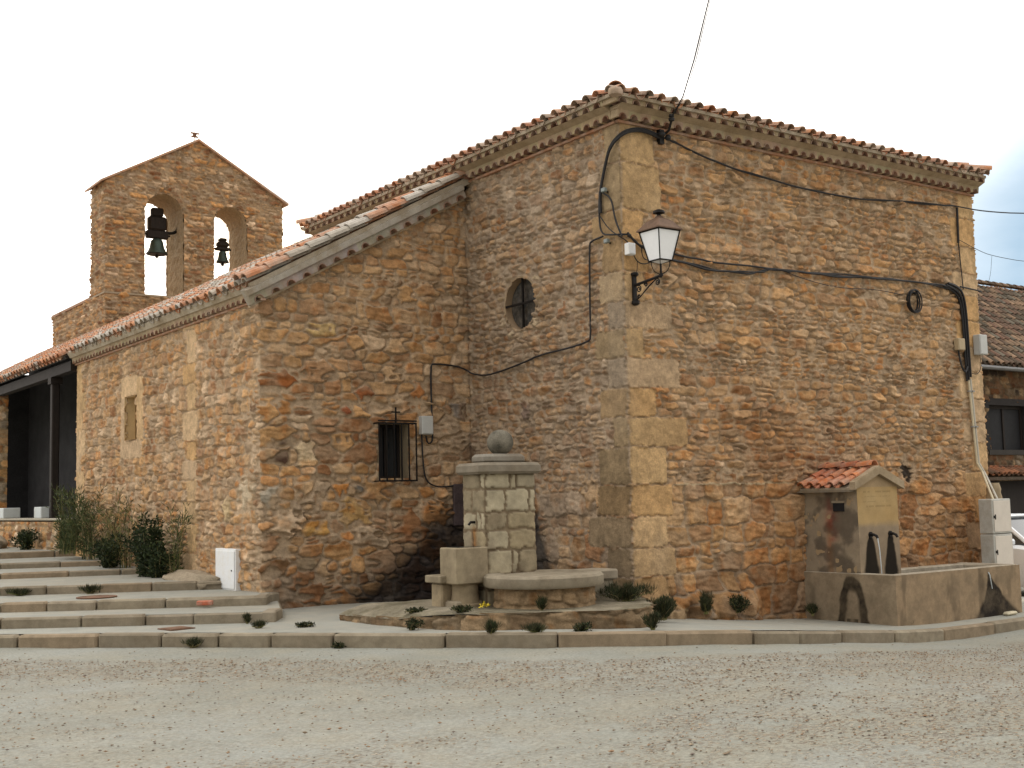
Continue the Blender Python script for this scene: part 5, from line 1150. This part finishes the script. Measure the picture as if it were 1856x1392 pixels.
# ------------------------------------------------------------------ plants
GREEN = [(.032, .048, .018), (.024, .037, .016), (.045, .06, .02), (.02, .03, .014), (.06, .066, .024)]
DRY = [(.20, .18, .07), (.14, .15, .05), (.24, .20, .10)]
def leafq(mb, p, d, w_, l_, c, rr):
    d = Vector(d).normalized(); s = d.cross(Vector((rr.uniform(-1, 1), rr.uniform(-1, 1), rr.uniform(-.5, 1)))).normalized() * w_; p = Vector(p)
    mb.add([p, p + d * l_ * .5 + s, p + d * l_, p + d * l_ * .5 - s], [(0, 1, 2, 3)], c)
def bushy(label, x, y, z, rx, ry, h, n, seed, pal=GREEN, leaf=.045, cat='shrub', group=None, name='shrub', blade=False):
    rr = random.Random(seed); T = thing(name, label, cat, (x, y, z), group=group); mb = MB(); sm_ = MB()
    ns = 14; tips = []
    for k in range(ns):
        a = rr.uniform(0, 6.28); q = rr.uniform(.2, 1); tx, ty, tz = x + rx * q * math.cos(a), y + ry * q * math.sin(a), z + h * rr.uniform(.5, 1.0) * (1.1 - .35 * q)
        pts = sm([(x + rr.uniform(-.2, .2) * rx, y + rr.uniform(-.2, .2) * ry, z - .02), ((x + tx) / 2, (y + ty) / 2, z + (tz - z) * .6), (tx, ty, tz)], 1)
        sm_.tube(pts, [.009 * (1 - .7 * i / (len(pts) - 1)) for i in range(len(pts))], 4, rr.choice(DRY)); tips.append((pts, k))
    for i in range(n):
        pts, k = rr.choice(tips); t = rr.uniform(.15, 1.05); j = min(int(t * (len(pts) - 1)), len(pts) - 2); b = pts[j].lerp(pts[j + 1], rr.random())
        sp = .5 * min(rx, ry, h) * rr.random() ** .6 * .6; d = Vector((rr.gauss(0, 1), rr.gauss(0, 1), rr.gauss(.3, 1))).normalized(); p = b + d * sp
        if p.z < z: p.z = z + .01
        c = rr.choice(pal); kk = rr.uniform(.7, 1.3); leafq(mb, p, d + Vector((0, 0, 1.4 if blade else .3)), leaf * (.10 if blade else .28), leaf * rr.uniform(.7, 1.4) * (2.2 if blade else 1), tuple(v * kk for v in c), rr)
    sm_.build('stem', M_leaf, T); mb.build('foliage', M_leaf, T); return T
def fennel(label, x, y, z, rx, ry, h, ns, seed, pal=None, group=None, dens=70, cat='weed'):
    rr = random.Random(seed); pal = pal or GREEN + DRY[:1]; T = thing('tall_weed', label, cat, (x, y, z), group=group); mb = MB(); sm_ = MB()
    for k in range(ns):
        a = rr.uniform(0, 6.28); q = rr.uniform(.1, .5); bx, by = x + rx * q * math.cos(a), y + ry * q * math.sin(a); hh = h * rr.uniform(.55, 1.05)
        lean = (rr.gauss(0, .14) * h, rr.gauss(0, .14) * h); pts = sm([(bx, by, z - .02), (bx + lean[0] * .3, by + lean[1] * .3, z + hh * .5), (bx + lean[0], by + lean[1], z + hh)], 1)
        sm_.tube(pts, [.008 * (1 - .75 * i / (len(pts) - 1)) for i in range(len(pts))], 4, rr.choice(DRY + GREEN[:1]))
        for i in range(dens):
            t = rr.uniform(.1, 1); j = min(int(t * (len(pts) - 1)), len(pts) - 2); b = pts[j].lerp(pts[j + 1], t * (len(pts) - 1) - j)
            d = Vector((rr.gauss(0, 1), rr.gauss(0, 1), rr.gauss(1.1, .6))).normalized(); c = rr.choice(pal); kk = rr.uniform(.7, 1.4)
            leafq(mb, b + d * rr.uniform(0, .10), d, .007, rr.uniform(.06, .16), tuple(v * kk for v in c), rr)
    sm_.build('stem', M_leaf, T); mb.build('foliage', M_leaf, T); return T
GP = 'plants along the aisle side wall'
LG = [(.085, .105, .038), (.065, .085, .03), (.11, .11, .045), (.05, .068, .026), (.045, .06, .025)]
fennel('tall feathery weed against the side wall at the top of the steps, furthest left', -3.95, 11.6, .79, .35, .8, 1.15, 22, 1, LG, GP)
fennel('tall feathery weed against the side wall right beside the furthest left one', -3.92, 10.4, .70, .3, .7, 1.2, 20, 2, LG, GP)
bushy('low dark green shrub in the middle of the row along the side wall', -4.0, 9.0, .60, .33, .7, .55, 2600, 3, GREEN, .05, group=GP)
fennel('thin yellowish weed stalks behind the dark shrubs under the niche', -3.85, 8.6, .58, .25, .8, 1.35, 12, 4, DRY + LG, GP, dens=40)
bushy('tallest dense dark green shrub at the wall, just above the wide step landing', -3.95, 7.25, .50, .30, .5, 1.0, 4200, 5, GREEN[:4], .05, group=GP)
bushy('low dark shrub right of the tallest one, at the edge of the landing', -3.95, 6.75, .50, .32, .45, .5, 2400, 8, GREEN[:4], .05, group=GP)
fennel('single upright weed nearest the mortar hump and the white service door', -3.80, 6.45, .50, .12, .3, 1.05, 8, 6, LG, GP, dens=60)
fennel('patch of dry brown stalks between the feathery weeds and the low dark shrub', -3.85, 9.6, .66, .3, .7, .95, 16, 24, DRY + [(.12, .09, .05)], GP, dens=50)
fennel('short green weed in front of the tall ones beside the upper steps', -4.15, 10.9, .79, .3, .8, .6, 18, 25, LG, GP)
bushy('dark shrub at the foot of the porch parapet beside the boulder', -4.05, 14.3, .80, .25, .6, .42, 1500, 7, GREEN[:4], .05, group=GP)
bushy('dark shrub rising behind the parapet next to the near concrete block', -3.3, 13.1, 1.40, .25, .4, .5, 1200, 17, GREEN[:4], .05, group=GP)
WG = 'small weed tufts at the stone edges'
tufts = [(-5.42, 1.44, .0, .24, .10, 'weed tuft at the foot of the kerb, the widest one left of the church corner'), (-4.25, .12, .0, .13, .07, 'little weed tuft at the kerb foot below the church corner'), (-4.46, 2.12, .14, .07, .16, 'narrow tuft in the riser joint near the church corner'),
         (-4.58, 1.50, .145, .14, .06, 'left tuft of the two growing in the broken pavement patch'), (-4.16, 1.16, .145, .16, .07, 'right tuft of the two growing in the broken pavement patch'),
         (-5.3, 5.75, .385, .22, .13, 'tuft against the riser above the round manhole cover'), (-6.1, 6.3, .385, .35, .1, 'spread-out dark tuft against the riser at far left'),
         (-3.45, -.1, .16, .20, .15, 'tuft at the left end of the rough stone ledge'), (-3.05, -1.12, .14, .15, .18, 'tuft at the front of the ledge below the side trough'), (-2.62, -1.42, .14, .26, .10, 'wide dark tuft at the front of the ledge in the middle'),
         (-2.2, -1.6, .14, .2, .12, 'dark tuft at the front of the ledge right of the middle one'), (-1.45, -1.95, .12, .15, .24, 'tall dark tuft at the right front corner of the ledge'), (-.42, -1.0, .1, .35, .42, 'dense tuft between the ledge and the church corner'),
         (-2.98, -.45, .33, .22, .10, 'tuft on the ledge beside the side trough foot'), (-2.28, -1.02, .33, .10, .20, 'small upright tuft in front of the round basin'),
         (-.85, -.80, .33, .60, .28, 'large spreading dark weed on the ledge right of the round basin'), (-3.15, .25, .29, .22, .07, 'flat green weed on the left of the ledge'),
         (.22, -.36, .06, .30, .30, 'dark weed growing from the wall foot nearest the corner'), (.95, -.34, .03, .26, .38, 'dark weed growing from the wall foot, second from the corner'), (1.55, -.32, .0, .30, .32, 'dark weed growing from the wall foot, third from the corner'),
         (3.1, -.30, -.16, .16, .18, 'small weed at the wall foot next to the trough'),
         (3.6, -1.52, -.27, .22, .07, 'moss tuft under the near corner of the trough'), (5.2, -1.52, -.28, .18, .07, 'moss tuft at the foot of the trough front')]
for k, (x, y, z, r_, h_, lab) in enumerate(tufts):
    bushy(lab, x, y, z, r_ * .75, r_ * .5, h_ * .62, int(260 + 2200 * r_ * h_ * 9), 100 + k, [(.026, .036, .014), (.02, .027, .012), (.042, .05, .018), (.07, .06, .03)], .028, 'weed tuft', WG, 'weed_tuft', blade=k % 3 != 1)
mb = MB(); rr = random.Random(9)
for i in range(26): 
    p = Vector((-2.74 + rr.gauss(0, .05), -.55 + rr.gauss(0, .04), .37 + rr.uniform(0, .04))); leafq(mb, p, (rr.gauss(0, 1), rr.gauss(0, 1), .5), .01, .03, (.55, .42, .03), rr)
tag(mb.build('yellow_flower', M_leaf), 'tiny patch of yellow flowers on the ledge in front of the fountain', 'flower', kind='stuff')
# ------------------------------------------------------------------ neighbouring house
NH = thing('neighbour_house', 'stone house with shade-darkened walls and an old brown tiled roof beyond the right end of the church', 'house', (19, 6.3, -.4))
sth = Stones(); sth.fill(-1, 13, -.6, 5, .12, .24, 1, 2.6, 121, dict(brown=4, dark=1.2, tan=1.6, rust=1.2, grey=1.4))
def keeph(Sg, Zg):
    x = 26 - Sg; return ~((x > 17.9) & (x < 19.6) & (Zg > 2.55) & (Zg < 3.72)) & ~((x > 17.55) & (x < 21) & (Zg < 1.75))
wall_sheet('wall', [(26, 6.3), (14, 6.3)], [.045], np.arange(-.5, 4.7, .04), sth, keeph, lambda S_, Z_, C: C * .55, NH, seed=122, mortar=(.24, .19, .13))  # tone darkens the stones, painting in the shade under the eaves
mb = MB(); mb.box(14, 6.5, -.5, 26, 13, 4.6, (.12, .1, .08)); mb.box(14, 6.3, -.5, 14.2, 13, 4.6, (.3, .24, .16)); mb.build('core', M_ashlar, NH)
Wn = MB(); Wn.box(17.78, 6.24, 2.42, 19.75, 6.32, 2.55, (.06, .055, .05)); Wn.box(17.74, 6.25, 3.722, 19.8, 6.33, 3.90, (.04, .036, .035)); Wn.box(17.70, 6.26, 2.55, 17.90, 6.5, 3.72, (.035, .033, .033)); Wn.box(19.6, 6.26, 2.55, 19.8, 6.5, 3.72, (.035, .033, .033))
wq = Wn.build('window', M_ashlar, NH); mb = MB(); mb.box(17.9, 6.44, 2.55, 19.6, 6.46, 3.72); mb.build('pane', M_dark, wq)
mb = MB(); mb.box(17.9, 6.41, 2.55, 17.97, 6.44, 3.72); mb.box(18.7, 6.41, 2.55, 18.78, 6.44, 3.72); mb.box(19.52, 6.41, 2.55, 19.6, 6.44, 3.72); mb.box(17.90, 6.405, 3.64, 19.6, 6.438, 3.72); mb.build('frame', M_wood, wq)
mb = MB(); mb.box(17.55, 6.42, -.5, 21, 6.46, 1.75); mb.build('garage_door', M_wood, NH)
cq = MB(); tile_roof(cq, (17.3, 5.95, 1.86), (1, 0, 0), (0, 1, .5), 4, .22, lambda u: .42, 31, r=.075, pal=[(.40, .17, .09), (.22, .12, .08), (.3, .15, .09)]); cq.box(17.3, 6.0, 1.76, 21.3, 6.3, 1.84, (.12, .09, .07)); cq.build('canopy', M_tile_old, NH)
hr = MB(); OLD = [(.17, .10, .07), (.13, .085, .06), (.21, .14, .09), (.10, .07, .05), (.26, .17, .11), (.15, .13, .10), (.07, .055, .04)]
tile_roof(hr, (13.8, 5.85, 4.70), (1, 0, 0), (0, 1, .82), 12.5, .25, lambda u: (3.75 + .12 * math.sin(u * 1.1) + .06 * math.sin(u * 3.3)) * math.sqrt(1 + .82 ** 2), 32, r=.088, row=.33, pal=OLD)
cap_row(hr, (13.8, 9.6, 7.86), (26.3, 9.6, 7.86), .12, OLD, 33)
hr.build('roof', M_tile_old, NH)
mb = MB(); slab(mb, [(13.8, 5.9, 4.74), (26.3, 5.9, 4.74), (26.3, 9.6, 7.77), (13.8, 9.6, 7.77)], .1, (.12, .09, .07)); slab(mb, [(13.8, 13.3, 4.74), (26.3, 13.3, 4.74), (26.3, 9.6, 7.77), (13.8, 9.6, 7.77)], .1, (.2, .13, .09)); mb.build('roof_bed', M_tile_old, NH)
mb = MB(); mb.tube([(13.8, 5.78, 4.64), (26.3, 5.78, 4.60)], .06, 8); mb.build('gutter', mat('zinc', (.16, .16, .16), .5, .5, var=.2, bump=0, attr=False), NH)
# ------------------------------------------------------------------ parked car (faces -y)
CA = thing('parked_car', 'white hatchback parked beyond the electrical cabinet, mostly outside the picture', 'car', (10.5, 1.4, -.42))
gz = -.42; cxx = 10.5; 
def loft(mb, st_, c=None):
    n = len(st_[0]); vs = [p for s_ in st_ for p in s_]
    fs = [(i * n + k, i * n + (k + 1) % n, (i + 1) * n + (k + 1) % n, (i + 1) * n + k) for i in range(len(st_) - 1) for k in range(n)] + [tuple(range(n))[::-1], tuple(range((len(st_) - 1) * n, len(st_) * n))]
    mb.add(vs, fs, c)
def ring(y, hw, z0, z1, shoulder=.06):
    return [(cxx - hw + .05, y, gz + z0), (cxx - hw, y, gz + z0 + .12), (cxx - hw, y, gz + z1 - shoulder), (cxx - hw + shoulder, y, gz + z1), (cxx + hw - shoulder, y, gz + z1), (cxx + hw, y, gz + z1 - shoulder), (cxx + hw, y, gz + z0 + .12), (cxx + hw - .05, y, gz + z0)]
mb = MB(); loft(mb, [ring(-.75, .55, .30, .60), ring(-.68, .70, .24, .68), ring(-.45, .80, .20, .76), ring(.0, .83, .20, .88), ring(.55, .84, .20, .95), ring(2.2, .85, .20, .97), ring(3.0, .83, .22, .97), ring(3.25, .76, .28, .90)]); body = mb.build('body', M_paint, CA, smooth=True)
def ring2(y, hw, z): return [(cxx - hw, y, gz + z), (cxx + hw, y, gz + z)]
mb = MB(); gl = [(cxx - .74, .35, .94), (cxx + .74, .35, .94), (cxx + .77, 3.05, .95), (cxx - .77, 3.05, .95), (cxx - .60, 1.05, 1.44), (cxx + .60, 1.05, 1.44), (cxx + .60, 2.75, 1.44), (cxx - .60, 2.75, 1.44)]
gl = [(x, y, z + gz) for x, y, z in gl]; mb.add(gl, [(0, 1, 5, 4), (1, 2, 6, 5), (2, 3, 7, 6), (3, 0, 4, 7), (4, 5, 6, 7)]); mb.build('window_glass', M_glass, CA)
mb = MB(); mb.box(cxx - .61, 1.0, gz + 1.43, cxx + .61, 2.8, gz + 1.49, bev=.04)
for a, b in ((0, 4), (1, 5), (2, 6), (3, 7)): mb.tube([gl[a], gl[b]], .04, 6)
for sx in (-1, 1): mb.tube([(cxx + sx * .765, 1.75, gz + .95), (cxx + sx * .61, 1.8, gz + 1.44)], .03, 6); mb.tube([gl[4 if sx < 0 else 5], gl[7 if sx < 0 else 6]], .035, 6)
mb.build('roof', M_paint, CA)
for sx in (-1, 1):
    for y in (.05, 2.55):
        M4 = Matrix.Translation((cxx + sx * .76, y, gz + .30)) @ Matrix.Rotation(R(90), 4, 'Y')
        mb = MB(); mb.lathe([(.20, -.09), (.29, -.09), (.30, -.05), (.30, .05), (.29, .09), (.20, .09)], 0, 0, 0, 28, M=M4); wq = mb.build('wheel', M_rubber, CA, smooth=True)
        mb = MB(); mb.lathe([(.0, -.095), (.06, -.10), (.19, -.085), (.19, .085), (.06, .10), (.0, .095)], 0, 0, 0, 20, M=M4); mb.build('rim', M_chrome, wq, smooth=True)
    mb = MB(); mb.box(cxx + sx * .66 - .12, -.70, gz + .52, cxx + sx * .66 + .1, -.58, gz + .66, bev=.03); mb.build('headlight', M_glass, CA)
    mb = MB(); mb.box(cxx + sx * .93 - .08, .55, gz + .95, cxx + sx * .93 + .06, .68, gz + 1.07, bev=.03); mb.build('mirror', M_paint, CA)
mb = MB(); mb.box(cxx - .70, -.80, gz + .24, cxx + .70, -.70, gz + .42, bev=.03); mb.build('bumper', M_rubber, CA)
